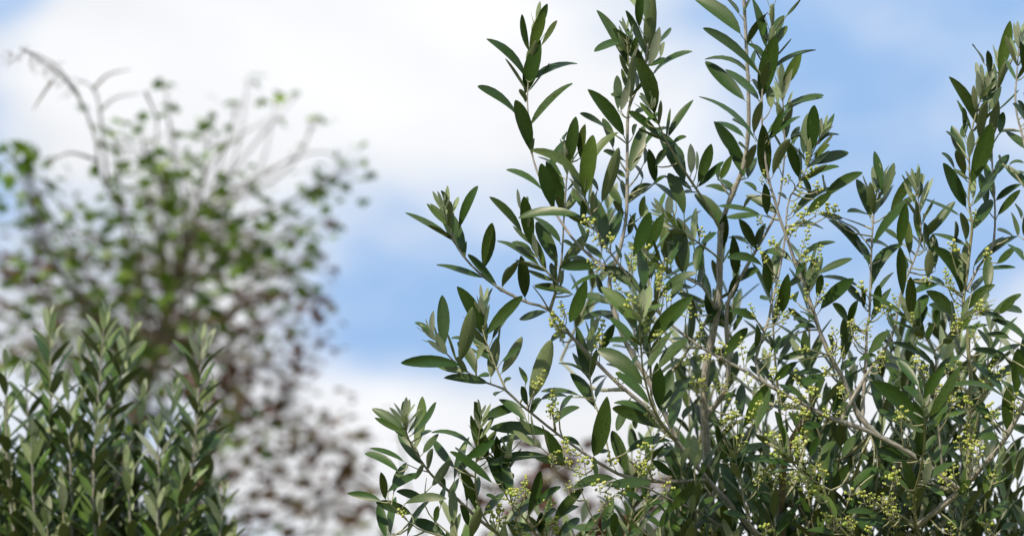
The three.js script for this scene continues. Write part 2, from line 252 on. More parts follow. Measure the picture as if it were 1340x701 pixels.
// leaves by survey sheet: origin, scale, then [tip x, tip y, base x, base y, seen width, arch, kind]
const S5 = 5.007, S3 = 3.507;
const d = 'd', g = 'g', s = 's', u = 'u', y = 'y';
const LEAVES = [
  [0, 0, 1, [[627, 116, 676, 152, 10, 6, d], [711, 21, 694, 67, 18, 0, g], [706, 57, 688, 121, 19, 0, d], [747, 113, 696, 163, 10, -4, d], [675, 135, 694, 197, 18, 2, d], [699, 182, 697, 200, 8, 0, u],
    [770, 121, 815, 177, 17, 4, d], [908, 131, 876, 178, 9, -3, d], [921, 125, 986, 182, 8, 6, s], [664, 222, 708, 248, 8, 4, d], [625, 246, 602, 297, 12, -2, d], [642, 260, 682, 305, 10, 2, d], [686, 260, 695, 320, 16, 0, d],
    [531, 279, 590, 314, 8, 5, d], [652, 316, 704, 347, 9, 3, d], [682, 389, 637, 438, 14, -3, d], [674, 403, 645, 444, 7, -2, s], [578, 389, 580, 453, 16, 0, d], [618, 404, 601, 472, 18, 2, u], [599, 450, 622, 490, 20, 5, d], [681, 418, 714, 408, 9, 0, d],
    [682, 285, 765, 290, 11, 9, d], [912, 255, 948, 300, 24, 4, d], [722, 447, 743, 437, 12, 3, d], [793, 520, 777, 595, 21, 4, d], [578, 251, 588, 276, 8, 0, g], [0, 450, 0, 450, 0, 0, 0]]],
  [480, 0, S5, [[793, 275, 1030, 505, 55, 30, d], [1018, 110, 1065, 330, 42, -10, g], [1005, 590, 1040, 665, 35, 0, u]]],
  [695, 0, S5, [[103, 45, 40, 200, 50, 0, d], [40, 100, 20, 190, 22, 0, y], [165, 155, 70, 295, 35, 0, g], [297, 412, 15, 525, 50, -35, d], [443, 65, 635, 425, 70, 28, d], [585, 125, 640, 235, 35, 0, g], [620, 90, 745, 350, 50, 12, d], [418, 352, 650, 268, 50, 15, d],
    [540, 210, 760, 470, 78, 10, d], [685, 400, 800, 740, 100, 22, d], [785, -50, 760, 400, 78, 0, u], [720, -60, 710, 170, 52, 0, d], [735, -80, 752, 120, 60, 0, y], [640, -50, 700, 60, 40, 0, y], [920, 170, 805, 300, 25, 18, d], [830, 205, 770, 430, 60, 8, y], [872, 285, 850, 372, 28, 0, y], [875, 395, 770, 430, 35, 0, d],
    [1042, 352, 800, 500, 32, -26, d], [557, 515, 570, 715, 55, 0, y], [640, 540, 590, 720, 50, 0, y], [528, 615, 635, 662, 52, 10, s], [670, 370, 655, 640, 55, 0, u], [690, 460, 690, 570, 32, 0, d], [690, 250, 675, 360, 36, 0, d], [715, 625, 790, 720, 50, 5, s]]],
  [910, 0, S5, [[8, -20, 290, 222, 95, 32, d], [52, 212, 410, 490, 60, 50, d], [78, 386, 345, 490, 32, 38, s], [85, 402, 320, 650, 85, 4, d], [220, 448, 410, 650, 60, 20, s], [385, -20, 460, 300, 62, 8, d], [365, 265, 470, 90, 45, 8, u], [350, 280, 440, 385, 45, 25, s], [495, 60, 500, 180, 28, 0, g], [600, 88, 490, 270, 70, -6, d], [680, 0, 600, 100, 12, 8, d],
    [612, 160, 535, 290, 45, 0, g], [508, 262, 430, 635, 105, 0, d], [798, 320, 510, 460, 30, -20, s], [680, 352, 580, 560, 80, 6, g], [545, 420, 565, 600, 45, 0, y], [815, 640, 560, 720, 36, -24, d], [805, 656, 600, 730, 26, -14, d], [480, 540, 500, 700, 52, 0, u], [415, 580, 375, 520, 36, 0, d], [210, -30, 285, 85, 32, 6, s], [370, -20, 320, 75, 18, 5, d], [470, 150, 455, 230, 32, 0, d], [400, 320, 385, 410, 26, 0, s], [620, 470, 570, 640, 40, 0, y], [520, 560, 545, 680, 35, 0, y]]],
  [1125, 0, S5, [[965, 160, 915, 470, 70, 8, g], [1060, 252, 950, 380, 20, -4, s], [1035, 370, 930, 540, 25, 4, s], [1022, 292, 1090, 480, 55, 8, d], [765, 283, 815, 410, 30, 4, d], [815, 348, 850, 500, 70, 6, d], [900, 415, 825, 690, 82, 6, d], [745, 480, 800, 640, 50, -6, y], [800, 400, 805, 600, 42, 0, y], [573, 523, 765, 810, 72, 18, d], [905, 580, 850, 720, 62, 0, y], [1062, 615, 1090, 720, 32, 0, d], [985, 690, 1090, 800, 60, 6, d], [1020, 672, 1100, 760, 45, 6, d], [840, 480, 830, 640, 30, 0, y]]],
  [480, 140, S5, [[595, 590, 560, 705, 28, 0, y], [985, 545, 1010, 670, 24, -4, y], [1052, 585, 1040, 690, 30, 0, y]]],
  [480, 280, S5, [[485, -45, 632, 255, 100, 10, d], [650, 180, 645, 272, 30, 0, s], [820, 70, 765, 350, 86, 4, d], [670, 275, 860, 492, 46, 6, d], [470, 335, 752, 415, 40, 16, d], [955, 185, 1077, 240, 30, 8, s], [1010, 282, 1035, 540, 96, 0, d], [890, 470, 985, 310, 50, -10, u]]],
  [695, 140, S5, [[322, 55, 490, 140, 35, 6, d], [290, 80, 250, 360, 75, 4, d], [350, 130, 325, 330, 50, -6, g], [400, 205, 350, 570, 100, 4, g], [230, 215, 130, 390, 70, -6, d], [235, 165, 215, 215, 12, 0, s], [5, 300, 330, 540, 55, 72, g], [68, 385, 150, 660, 100, -6, d], [100, 372, 205, 670, 82, 14, d], [50, 325, 180, 440, 26, 16, s], [310, 520, 225, 680, 60, 6, u],
    [570, 170, 400, 390, 46, -30, g], [480, 70, 535, 265, 55, 0, d], [475, 297, 610, 350, 42, 6, d], [565, 285, 465, 615, 76, 6, u], [250, 370, 320, 520, 62, 8, s], [640, 42, 845, 215, 52, 16, d], [780, 15, 680, 50, 36, -10, d], [858, 35, 750, 100, 30, -8, s], [920, 135, 760, 250, 30, -30, s], [1010, 200, 930, 240, 36, -4, d], [850, 165, 1000, 490, 112, 22, d], [955, 245, 985, 380, 48, 10, s], [895, 280, 820, 390, 52, -6, d],
    [765, 290, 815, 490, 86, 0, d], [740, 130, 650, 420, 82, 8, d], [735, 250, 740, 370, 32, 4, s], [690, 120, 670, 190, 42, 0, d], [680, 390, 735, 465, 32, 4, d], [880, 455, 800, 510, 26, 0, d], [655, 620, 790, 510, 52, 22, d], [1035, 255, 1050, 430, 56, 0, y], [910, 440, 1000, 700, 112, 10, d], [890, 460, 1050, 550, 42, 12, s], [820, 500, 950, 620, 40, 14, s], [880, 560, 860, 640, 40, 0, g], [410, 585, 490, 926, 95, 6, d], [380, 460, 440, 540, 52, 0, d], [500, 500, 590, 660, 62, 6, d], [610, 460, 530, 400, 46, 0, s],
    [330, 620, 345, 760, 50, 0, d], [540, 620, 600, 720, 50, 0, u], [740, 590, 720, 720, 80, 0, d], [1000, 560, 1060, 560, 40, 0, s], [600, 480, 615, 600, 40, 0, d]]],
  [910, 140, S5, [[95, 255, 20, 490, 70, 6, d], [170, 370, 20, 520, 46, -6, d], [228, 325, 165, 470, 46, 4, g], [160, 380, 150, 470, 42, 0, y], [0, 300, 10, 420, 26, 0, y], [120, 110, 300, 335, 92, 6, d], [215, 190, 320, 450, 92, 10, d], [140, 98, 315, 195, 46, 16, s], [430, 135, 465, 470, 102, -4, d], [380, 260, 320, 440, 76, 0, u], [410, 330, 350, 460, 62, 0, s], [240, 88, 325, 130, 26, 4, d], [420, -20, 385, 170, 62, 0, u], [695, 60, 480, 215, 42, -8, d], [640, 0, 480, 172, 30, -6, s],
    [620, 20, 600, 200, 66, 0, d], [560, 40, 500, 200, 70, 0, d], [690, 125, 650, 240, 62, 0, d], [770, 5, 765, 280, 86, 0, d], [725, 60, 710, 300, 62, 0, y], [925, 40, 820, 230, 36, 8, d], [945, 180, 820, 230, 25, -16, s], [820, 80, 815, 190, 32, 0, y], [865, 255, 780, 335, 32, 0, g], [1010, 298, 760, 375, 66, -10, d], [920, 398, 770, 440, 36, -6, d], [1075, 440, 850, 600, 62, -24, d], [940, 535, 660, 705, 50, -36, s], [870, 570, 730, 700, 62, -8, d],
    [590, 240, 675, 455, 96, 0, d], [600, 225, 515, 440, 62, -14, u], [610, 220, 715, 345, 26, 16, s], [770, 585, 700, 465, 70, -8, d], [845, 445, 850, 540, 18, 0, s], [350, 580, 530, 695, 62, 16, d], [440, 510, 470, 700, 122, 0, d], [165, 650, 420, 705, 32, 16, s], [155, 475, 260, 570, 56, 10, s], [75, 520, 210, 560, 42, 8, s], [310, 660, 370, 590, 52, 0, u], [330, 490, 400, 550, 46, 0, d], [280, 240, 340, 280, 32, 0, d], [985, 690, 1130, 702, 22, 4, d], [640, 200, 690, 190, 40, 0, d], [550, 560, 600, 600, 40, 0, s]]],
  [440, 350, S3, [[450, 200, 440, 310, 26, 0, y], [360, 255, 430, 310, 20, 6, s], [475, 300, 460, 350, 20, 0, y], [560, 95, 670, 305, 60, 14, d], [660, 135, 670, 245, 30, 0, y], [690, 140, 685, 230, 26, 0, y], [715, 100, 680, 260, 9, -5, s], [310, 435, 560, 450, 52, 12, d], [503, 505, 690, 530, 40, 9, d], [530, 325, 620, 345, 15, 3, s], [615, 290, 700, 420, 46, 4, d], [675, 350, 645, 420, 36, 0, y], [740, 325, 710, 500, 50, 0, u],
    [850, 325, 760, 480, 46, 4, u], [845, 365, 760, 430, 20, 0, d], [700, 495, 650, 500, 20, 3, d], [800, 505, 770, 525, 16, 0, s], [728, 586, 752, 570, 10, 0, d], [840, 460, 870, 530, 28, 3, g], [985, 345, 890, 600, 76, 8, u], [850, 545, 880, 630, 62, -4, d], [915, 90, 1052, 110, 32, 5, d], [750, 615, 870, 700, 42, 9, d], [680, 700, 850, 645, 46, 20, d], [800, 0, 762, 82, 30, 0, u]]],
  [440, 501, S3, [[165, 128, 320, 255, 46, 16, d], [315, 130, 320, 230, 23, 0, y], [390, 75, 360, 300, 50, 8, g], [455, 90, 345, 235, 26, 9, d], [250, 205, 300, 250, 20, 4, s], [280, 250, 385, 370, 66, 4, d], [435, 222, 390, 245, 18, -3, d], [155, 305, 305, 360, 18, 13, s], [130, 335, 280, 410, 32, 13, d], [465, 240, 400, 320, 36, 0, s], [440, 310, 420, 400, 26, 0, u], [440, 235, 620, 295, 18, 16, d], [450, 275, 540, 385, 36, -12, d],
    [610, 250, 545, 440, 28, -10, d], [590, 290, 570, 370, 26, 0, y], [725, 255, 600, 340, 46, 6, d], [620, 330, 560, 420, 46, 4, d], [635, 85, 660, 190, 40, 4, g], [630, 170, 690, 350, 62, 4, d], [735, 240, 740, 360, 46, 0, d], [710, 250, 715, 320, 32, 0, u], [865, 265, 740, 280, 26, -13, d], [970, 352, 700, 388, 38, -26, d], [695, 350, 780, 510, 95, 8, d], [770, 380, 805, 525, 62, 0, d], [530, 315, 710, 455, 36, 13, d], [315, 378, 265, 500, 46, -4, d],
    [210, 405, 225, 530, 32, 0, g], [375, 428, 240, 500, 36, -13, d], [50, 515, 200, 545, 36, 9, d], [190, 545, 340, 600, 60, 6, d], [190, 560, 230, 705, 66, -6, d], [265, 540, 250, 690, 36, 4, s], [500, 525, 320, 555, 36, -16, d], [430, 545, 330, 700, 26, -14, d], [345, 640, 500, 705, 50, 12, d], [285, 490, 400, 530, 66, 0, d], [400, 380, 360, 440, 42, 0, u], [520, 365, 440, 470, 56, 0, u], [480, 430, 500, 490, 32, 0, g], [560, 445, 520, 530, 66, 0, d], [580, 395, 640, 580, 46, 6, g], [650, 440, 640, 540, 46, 0, d],
    [530, 500, 540, 640, 62, 0, u], [570, 555, 605, 650, 80, 0, d], [545, 610, 540, 725, 66, 0, u], [660, 560, 620, 705, 70, 0, u], [770, 515, 680, 610, 32, -6, s], [910, 540, 770, 660, 32, -12, d], [935, 405, 880, 600, 42, 6, d], [1025, 470, 920, 560, 32, -6, d], [945, 590, 930, 680, 46, 0, d], [690, 510, 735, 530, 26, 0, d], [715, 205, 975, 235, 56, 14, d], [960, 215, 1052, 380, 56, -6, d], [940, 75, 890, 130, 32, -4, d], [945, 75, 1060, 65, 20, 9, s], [500, 480, 480, 560, 50, 0, d], [470, 560, 450, 640, 60, 0, d], [590, 480, 600, 540, 45, 0, d]]],
  [695, 280, S5, [[40, 60, 170, 330, 112, 4, d], [20, 20, 185, 185, 46, 16, s], [380, 120, 200, 330, 66, 4, u], [310, 60, 340, 160, 62, 0, d], [590, -20, 520, 200, 86, 4, s], [770, 0, 670, 270, 96, 8, d], [860, 10, 760, 240, 112, 0, d], [680, 0, 640, 130, 62, 0, d], [350, 190, 470, 290, 62, 0, d], [210, 180, 290, 215, 36, 0, d], [250, 285, 370, 310, 52, 0, d], [195, 350, 440, 352, 66, 16, d], [135, 325, 150, 470, 82, 0, s], [215, 370, 190, 470, 52, 0, u],
    [480, 360, 710, 510, 92, 26, d], [25, 470, 265, 525, 46, 10, d], [260, 700, 360, 430, 100, -6, d], [270, 490, 450, 405, 26, 22, s], [420, 400, 470, 520, 122, 0, d], [345, 535, 510, 590, 56, 10, d], [345, 685, 560, 650, 36, 10, d], [470, 488, 690, 725, 86, 12, g], [720, 230, 735, 480, 76, 0, s], [850, 240, 880, 290, 42, 0, d], [895, 205, 900, 260, 36, 0, d], [1010, 175, 920, 340, 40, -22, s], [960, 60, 1010, 380, 150, 0, d], [1077, 390, 860, 540, 56, -36, d], [1040, 550, 772, 850, 95, -18, d],
    [1000, 440, 920, 560, 46, 0, s], [790, 480, 730, 690, 80, 0, y], [700, 560, 712, 690, 45, 0, y], [880, 595, 770, 640, 26, -6, g], [760, 275, 850, 300, 52, 0, d], [440, 640, 570, 705, 46, 6, s], [820, 320, 790, 420, 92, 0, d], [980, 480, 1060, 480, 52, 0, d], [560, 200, 590, 290, 60, 0, d], [430, 40, 330, 40, 50, 0, d], [620, 520, 690, 600, 60, 0, d], [600, 600, 680, 640, 50, 0, d]]],
  [910, 280, S5, [[180, 10, 170, 240, 82, 0, d], [275, 45, 400, 230, 76, 6, d], [450, 70, 400, 200, 76, 0, d], [225, 155, 340, 190, 32, 9, s], [230, 150, 270, 390, 76, -6, d], [205, 290, 430, 340, 52, 26, d], [440, 330, 490, 520, 96, 0, d], [400, 365, 275, 450, 52, -10, d], [265, 400, 220, 570, 56, 0, d], [465, 255, 630, 312, 56, 32, d], [855, 92, 660, 70, 32, -9, d], [925, 187, 700, 300, 32, -36, s], [1010, 297, 810, 390, 42, -12, d], [815, 400, 800, 540, 62, 0, d], [820, 290, 740, 500, 52, 0, d], [615, 490, 780, 390, 42, 10, d], [420, 550, 500, 555, 26, 0, d],
    [895, 45, 1100, 275, 66, 32, d], [950, 40, 1077, 130, 20, 14, s], [840, 415, 1070, 480, 30, 22, s], [950, 460, 1090, 580, 72, 12, d], [1020, 430, 830, 620, 82, -16, d], [885, 590, 1000, 720, 70, 16, g], [1050, 570, 1010, 705, 46, 0, g], [680, 510, 660, 575, 82, 0, d], [215, 635, 390, 690, 62, 9, d], [590, 400, 570, 640, 92, 0, d], [60, 520, 100, 680, 82, 0, d], [0, 560, 40, 660, 72, 0, d], [60, 350, 30, 460, 62, 0, d], [40, 210, 10, 380, 92, 0, d], [130, 125, 40, 190, 52, 0, d], [180, 560, 170, 690, 52, 0, d], [330, 620, 270, 705, 52, 0, d], [400, 10, 200, 20, 42, 0, d], [800, 0, 965, 25, 42, -6, d], [90, 690, 160, 580, 62, 0, s], [720, 320, 660, 400, 60, 0, d], [700, 640, 770, 690, 50, 8, d], [640, 690, 740, 700, 40, 6, d]]],
  [1125, 140, S5, [[0, 478, 70, 720, 76, 9, d], [115, 295, 145, 550, 62, 0, d], [75, 470, 130, 560, 36, 0, d], [200, 380, 160, 580, 52, 0, y], [240, 510, 130, 660, 25, 5, s], [120, 490, 75, 600, 32, -5, y], [350, 445, 210, 680, 62, -10, d], [355, 585, 100, 896, 52, -18, d], [380, 495, 385, 600, 62, 0, d], [300, 445, 345, 560, 26, 0, s], [395, 440, 400, 520, 26, 0, y], [505, 465, 395, 700, 26, 6, y], [350, 620, 370, 760, 62, 0, g], [450, 603, 650, 705, 26, 10, s], [640, 625, 465, 835, 52, -10, d],
    [655, 15, 680, 150, 50, 0, g], [640, 120, 690, 360, 72, 0, d], [710, 105, 690, 200, 42, 0, d], [585, 155, 640, 230, 20, 3, d], [800, -20, 790, 200, 72, 0, u], [880, -30, 860, 220, 66, 4, u], [850, 118, 765, 240, 22, -5, y], [835, 130, 735, 490, 102, 8, d], [965, 30, 925, 170, 52, 0, d], [1090, 152, 930, 160, 26, -4, d], [1100, 292, 960, 160, 56, -4, d], [525, 310, 620, 400, 62, 4, d], [615, 295, 690, 440, 62, 0, u], [600, 415, 700, 480, 36, 22, s], [535, 383, 695, 650, 92, 0, d], [640, 490, 705, 590, 72, 0, d],
    [770, 400, 750, 600, 42, 0, y], [710, 160, 720, 330, 62, 0, y], [960, 360, 750, 630, 36, 16, s], [855, 365, 885, 600, 56, 0, g], [820, 430, 830, 640, 82, 0, d], [845, 260, 860, 350, 42, 0, g], [1010, 310, 890, 450, 62, -8, d], [905, 320, 935, 370, 32, 0, d], [1077, 365, 990, 370, 18, -6, s], [1100, 550, 952, 380, 62, -4, d], [1030, 515, 900, 610, 42, -12, d], [1020, 555, 910, 705, 42, -5, d], [895, 612, 750, 800, 100, -6, d], [1040, 635, 1062, 725, 62, 0, d], [1100, 430, 1030, 440, 40, 0, d]]],
  [1125, 280, S5, [[5, 170, 60, 330, 62, 10, d], [1025, -10, 1040, 140, 42, 0, g], [1065, -20, 1077, 130, 42, 0, d], [290, -60, 265, 200, 66, 0, d], [300, 205, 95, 470, 72, -62, d], [250, 230, 285, 530, 66, 0, d], [290, 230, 315, 360, 62, 0, d], [150, 90, 245, 160, 52, 4, d], [20, 180, 200, 225, 26, 10, d], [320, 20, 330, 260, 56, 0, g], [380, 0, 375, 110, 62, 0, g], [410, 0, 420, 60, 46, 0, y], [300, 90, 420, 230, 20, 5, s], [405, 130, 425, 240, 20, 0, y], [405, 65, 450, 210, 76, 0, d], [510, 140, 500, 340, 72, 0, d], [440, 240, 445, 410, 62, 0, u], [450, 200, 500, 370, 16, -5, y],
    [510, 130, 695, 205, 36, 9, d], [610, 55, 620, 190, 62, 0, d], [640, 0, 695, 170, 36, 0, u], [460, 225, 655, 530, 82, 62, d], [655, 205, 680, 440, 56, 0, u], [725, 180, 705, 450, 62, 0, u], [975, 155, 760, 340, 26, -22, s], [1050, 150, 820, 300, 42, -12, d], [1000, 225, 905, 320, 42, 0, d], [890, 105, 1005, 140, 26, 6, d], [870, 290, 850, 510, 86, 0, d], [985, 350, 800, 360, 20, -5, d], [1000, 200, 1077, 300, 62, 6, d], [1010, 220, 1077, 265, 32, 6, s], [865, 470, 715, 630, 92, -26, d], [430, 510, 630, 682, 76, 26, d], [310, 420, 340, 670, 76, 0, g], [225, 495, 85, 690, 42, -5, d], [90, 530, 320, 705, 36, 12, s], [240, 385, 120, 520, 22, -6, s],
    [335, 435, 480, 470, 46, 0, d], [350, 520, 520, 460, 42, 8, s], [470, 410, 560, 470, 52, 0, d], [465, 535, 375, 705, 62, -6, s], [450, 600, 420, 705, 52, 0, s], [510, 620, 500, 720, 82, 0, d], [580, 560, 590, 705, 62, 0, s], [440, 595, 580, 650, 42, 6, d], [1077, 530, 870, 660, 36, -9, s], [1005, 540, 920, 650, 52, 0, d], [1090, 640, 930, 630, 46, -6, d], [780, 655, 960, 702, 30, 12, s], [850, 400, 740, 510, 32, -5, d], [110, 470, 100, 640, 46, 0, d], [0, 480, 30, 610, 42, 0, d]]],
  [695, 420, S5, [[310, 55, 385, 385, 72, -6, d], [405, 40, 385, 200, 46, 0, g], [185, 280, 335, 330, 15, 10, s], [265, 355, 410, 560, 76, 16, d], [490, 360, 405, 410, 20, -8, s], [500, 370, 430, 500, 26, -4, d], [450, 200, 720, 420, 96, 32, d], [510, 130, 630, 120, 52, 0, d], [540, 20, 455, 190, 92, 0, d], [530, -10, 700, 215, 52, 16, s], [570, 350, 770, 540, 56, 10, s], [540, 570, 840, 705, 86, 26, d], [555, 545, 790, 640, 42, 26, s], [315, 575, 155, 680, 46, -26, s], [270, 485, 190, 590, 32, -5, d], [75, 470, 310, 490, 26, 16, d], [60, 515, 0, 600, 42, 0, d],
    [940, 75, 770, 320, 52, -12, s], [1030, 130, 845, 310, 62, -6, s], [820, 280, 840, 570, 112, 0, d], [920, 330, 850, 590, 112, 6, d], [1055, 375, 900, 600, 62, -6, s], [1000, 400, 870, 600, 62, -12, s], [990, 520, 920, 705, 86, 0, s], [730, 80, 740, 190, 52, 0, g], [640, 150, 690, 170, 42, 0, d], [660, 290, 700, 230, 62, 0, d], [560, 700, 650, 510, 52, 0, d], [685, 705, 700, 600, 52, 0, d], [1060, 560, 1000, 640, 90, 0, d], [960, 250, 1010, 360, 60, 0, d], [1050, 250, 1077, 340, 70, 0, d]]],
  [910, 420, S5, [[330, 50, 190, 230, 82, -6, d], [300, -20, 250, 60, 62, 0, d], [390, 20, 400, 170, 112, 0, d], [515, 75, 340, 280, 42, -6, s], [290, 210, 210, 400, 76, 0, d], [130, 260, 90, 430, 66, 0, d], [0, 260, 30, 400, 52, 0, s], [370, 300, 460, 380, 42, 0, s], [670, 40, 790, 45, 46, 6, d], [730, 70, 740, 330, 62, 0, d], [540, 180, 640, 90, 40, 6, d], [590, 250, 830, 215, 52, 16, d], [540, 390, 670, 270, 92, 0, d], [670, 420, 850, 360, 52, 6, d], [690, 350, 830, 340, 36, 6, d], [950, 390, 870, 530, 52, -5, u], [960, 470, 900, 600, 62, 0, d], [840, 380, 800, 480, 62, 0, d],
    [560, 420, 650, 480, 62, 0, d], [950, -10, 980, 160, 62, 0, d], [980, 50, 1090, 65, 46, 6, s], [1077, 240, 960, 320, 62, -6, d], [1000, 320, 1020, 470, 82, 0, d], [320, 425, 310, 620, 82, 0, s], [460, 425, 320, 685, 112, 6, g], [510, 590, 560, 725, 92, 0, g], [600, 650, 600, 730, 62, 0, g], [510, 455, 400, 695, 46, 16, s], [55, 625, 190, 690, 72, 6, d], [150, 530, 270, 490, 42, 6, d], [750, 540, 770, 660, 82, 0, d], [940, 580, 1020, 540, 52, 0, d], [0, 545, 30, 680, 62, 0, d], [20, 30, 60, 120, 60, 0, d], [470, 100, 500, 200, 70, 0, d], [560, 100, 540, 210, 60, 0, d], [860, 90, 900, 200, 60, 0, d], [700, 690, 830, 690, 50, 8, d], [520, 560, 600, 580, 50, 0, d]]],
  [1125, 420, S5, [[60, 190, 190, 65, 52, 6, d], [60, 210, 160, 150, 32, 6, s], [200, 60, 210, 210, 62, 0, d], [225, 150, 480, 300, 46, 36, d], [210, 240, 385, 330, 26, 10, s], [95, 225, 0, 255, 32, -4, d], [290, 270, 390, 430, 112, 0, d], [150, 290, 260, 310, 36, 5, d], [545, 295, 430, 500, 76, -10, d], [680, 240, 510, 400, 66, -16, s], [310, 440, 415, 580, 82, 30, s], [70, 400, 390, 695, 102, 42, d], [630, 300, 460, 650, 62, 10, d], [600, 570, 460, 705, 52, -6, s], [850, 190, 780, 300, 56, 0, y], [770, 280, 930, 460, 62, 26, s], [1020, 185, 1030, 470, 86, 0, g], [970, 430, 965, 705, 86, 0, d], [600, 440, 935, 500, 32, 36, s],
    [640, 485, 860, 640, 86, 26, d], [585, 635, 710, 705, 62, 9, d], [640, 600, 700, 560, 52, 0, s], [145, 590, 270, 690, 72, 9, s], [900, 0, 1090, 140, 46, 26, s], [1030, 155, 820, 270, 20, -16, d], [770, 190, 980, 245, 46, 16, d], [780, 430, 800, 380, 92, 0, d], [590, 100, 660, 200, 82, 0, d], [500, 250, 540, 220, 92, 0, d], [380, -30, 420, 90, 60, 0, u], [470, 20, 440, 110, 60, 0, d], [1060, 330, 1077, 420, 40, 0, d], [860, 90, 985, 115, 40, 6, d], [100, 330, 160, 400, 60, 0, d], [30, 330, 80, 400, 60, 0, d], [420, 260, 450, 360, 60, 0, d], [800, 60, 850, 170, 60, 0, d]]],
  [665, 561, S5, [[485, 390, 310, 610, 62, -16, d], [455, 500, 330, 580, 42, -12, d], [435, 378, 690, 330, 62, 26, d], [930, 360, 640, 375, 62, -10, d], [880, 485, 710, 430, 36, -12, d], [620, 645, 690, 450, 82, 0, d], [610, 570, 510, 695, 52, -10, d], [690, 30, 780, 290, 106, 6, d], [780, 150, 1060, 85, 52, 32, d], [370, 60, 470, 110, 32, 4, s], [590, 150, 660, 140, 42, 0, d], [570, 300, 560, 190, 72, 0, d], [1077, 120, 980, 190, 52, 0, s], [940, 200, 1080, 305, 140, 0, d], [830, 625, 920, 500, 82, 0, d], [1010, 480, 900, 510, 46, 0, d], [1077, 500, 1000, 640, 82, 0, d], [895, 580, 990, 640, 46, 6, d],
    [690, 540, 690, 705, 56, 0, g], [720, 610, 740, 725, 72, 0, d], [860, 660, 780, 705, 42, -5, d], [465, 600, 350, 705, 56, 0, d], [210, 540, 215, 685, 62, 0, d], [310, 525, 230, 590, 42, 0, d], [180, 475, 10, 610, 32, -12, d], [0, 640, 170, 670, 52, 6, d], [800, 0, 840, 80, 92, 0, d], [990, 30, 950, 100, 50, 0, d], [170, 660, 240, 640, 40, 0, s], [430, 660, 560, 670, 40, 6, d]]],
  [880, 561, S5, [[60, 160, 60, 300, 86, 0, s], [430, 30, 310, 200, 140, 0, d], [280, -20, 300, 100, 100, 0, d], [640, 105, 360, 220, 52, -22, s], [770, 250, 400, 225, 42, -26, s], [740, -20, 745, 185, 66, 0, g], [700, -30, 720, 140, 82, 0, g], [345, 255, 440, 550, 96, 8, s], [450, 370, 600, 410, 52, 6, d], [585, 480, 590, 660, 76, 0, s], [850, 500, 690, 695, 42, -6, s], [850, 590, 760, 705, 92, 0, s], [140, 370, 0, 530, 92, -10, d], [180, 590, 320, 620, 62, 0, s], [310, 480, 380, 685, 72, 0, g], [350, 555, 480, 580, 62, 6, d], [1030, 50, 1000, 330, 66, 0, s], [1077, 90, 980, 170, 42, -5, s], [1000, 440, 1077, 580, 46, 6, g], [890, 670, 1060, 690, 36, 12, s], [540, 30, 620, 100, 72, 0, u], [270, 460, 180, 530, 72, 0, d], [90, 560, 40, 625, 82, 0, d], [470, 230, 520, 330, 80, 0, d], [560, 190, 610, 260, 70, 0, d], [480, 440, 540, 540, 70, 0, d], [940, 60, 900, 180, 70, 0, d], [920, 200, 960, 120, 70, 0, d]]],
  [1095, 561, S5, [[530, -60, 535, 200, 86, 0, d], [180, 180, 430, 205, 62, 42, d], [410, 190, 520, 425, 112, -6, d], [270, 280, 480, 425, 36, 22, s], [590, 190, 580, 360, 62, 0, y], [625, 200, 590, 340, 32, 6, y], [660, 50, 600, 150, 62, 0, s], [745, 90, 650, 230, 52, 0, s], [690, 140, 640, 210, 82, 0, s], [790, 230, 610, 330, 42, -16, s], [690, 430, 600, 375, 76, 0, g], [370, 80, 480, 190, 52, 6, s], [1000, 450, 770, 510, 66, -22, d], [840, 60, 855, 280, 56, 12, u], [720, 150, 830, 220, 52, 6, d], [50, 535, 260, 550, 36, 8, d], [210, 560, 350, 650, 72, 8, s], [400, 600, 450, 640, 72, 0, s], [105, 600, 220, 690, 52, 6, s], [150, 600, 300, 650, 42, 6, d], [80, 380, 240, 240, 42, -5, s], [180, 350, 270, 250, 62, 0, s], [180, 400, 250, 300, 52, 0, d], [200, 190, 110, 190, 62, 0, d],
    [20, 170, 120, 40, 72, 0, d], [0, 380, 100, 220, 92, 0, d], [290, 190, 380, 220, 62, 8, s], [590, 640, 590, 725, 72, 0, s], [690, 570, 790, 640, 52, 6, s], [830, 705, 800, 660, 40, 0, g], [1077, 350, 980, 410, 52, -5, s], [900, 540, 960, 610, 62, 0, d], [940, 60, 1070, 60, 52, 5, s], [1060, 540, 920, 600, 72, 0, d], [640, 560, 600, 640, 70, 0, d], [860, 330, 800, 430, 70, 0, d], [1150, 480, 1040, 560, 80, 0, d], [1180, 620, 1080, 660, 70, 0, s], [1160, 300, 1090, 340, 60, 0, s], [460, 60, 520, 160, 70, 0, d]]],
];
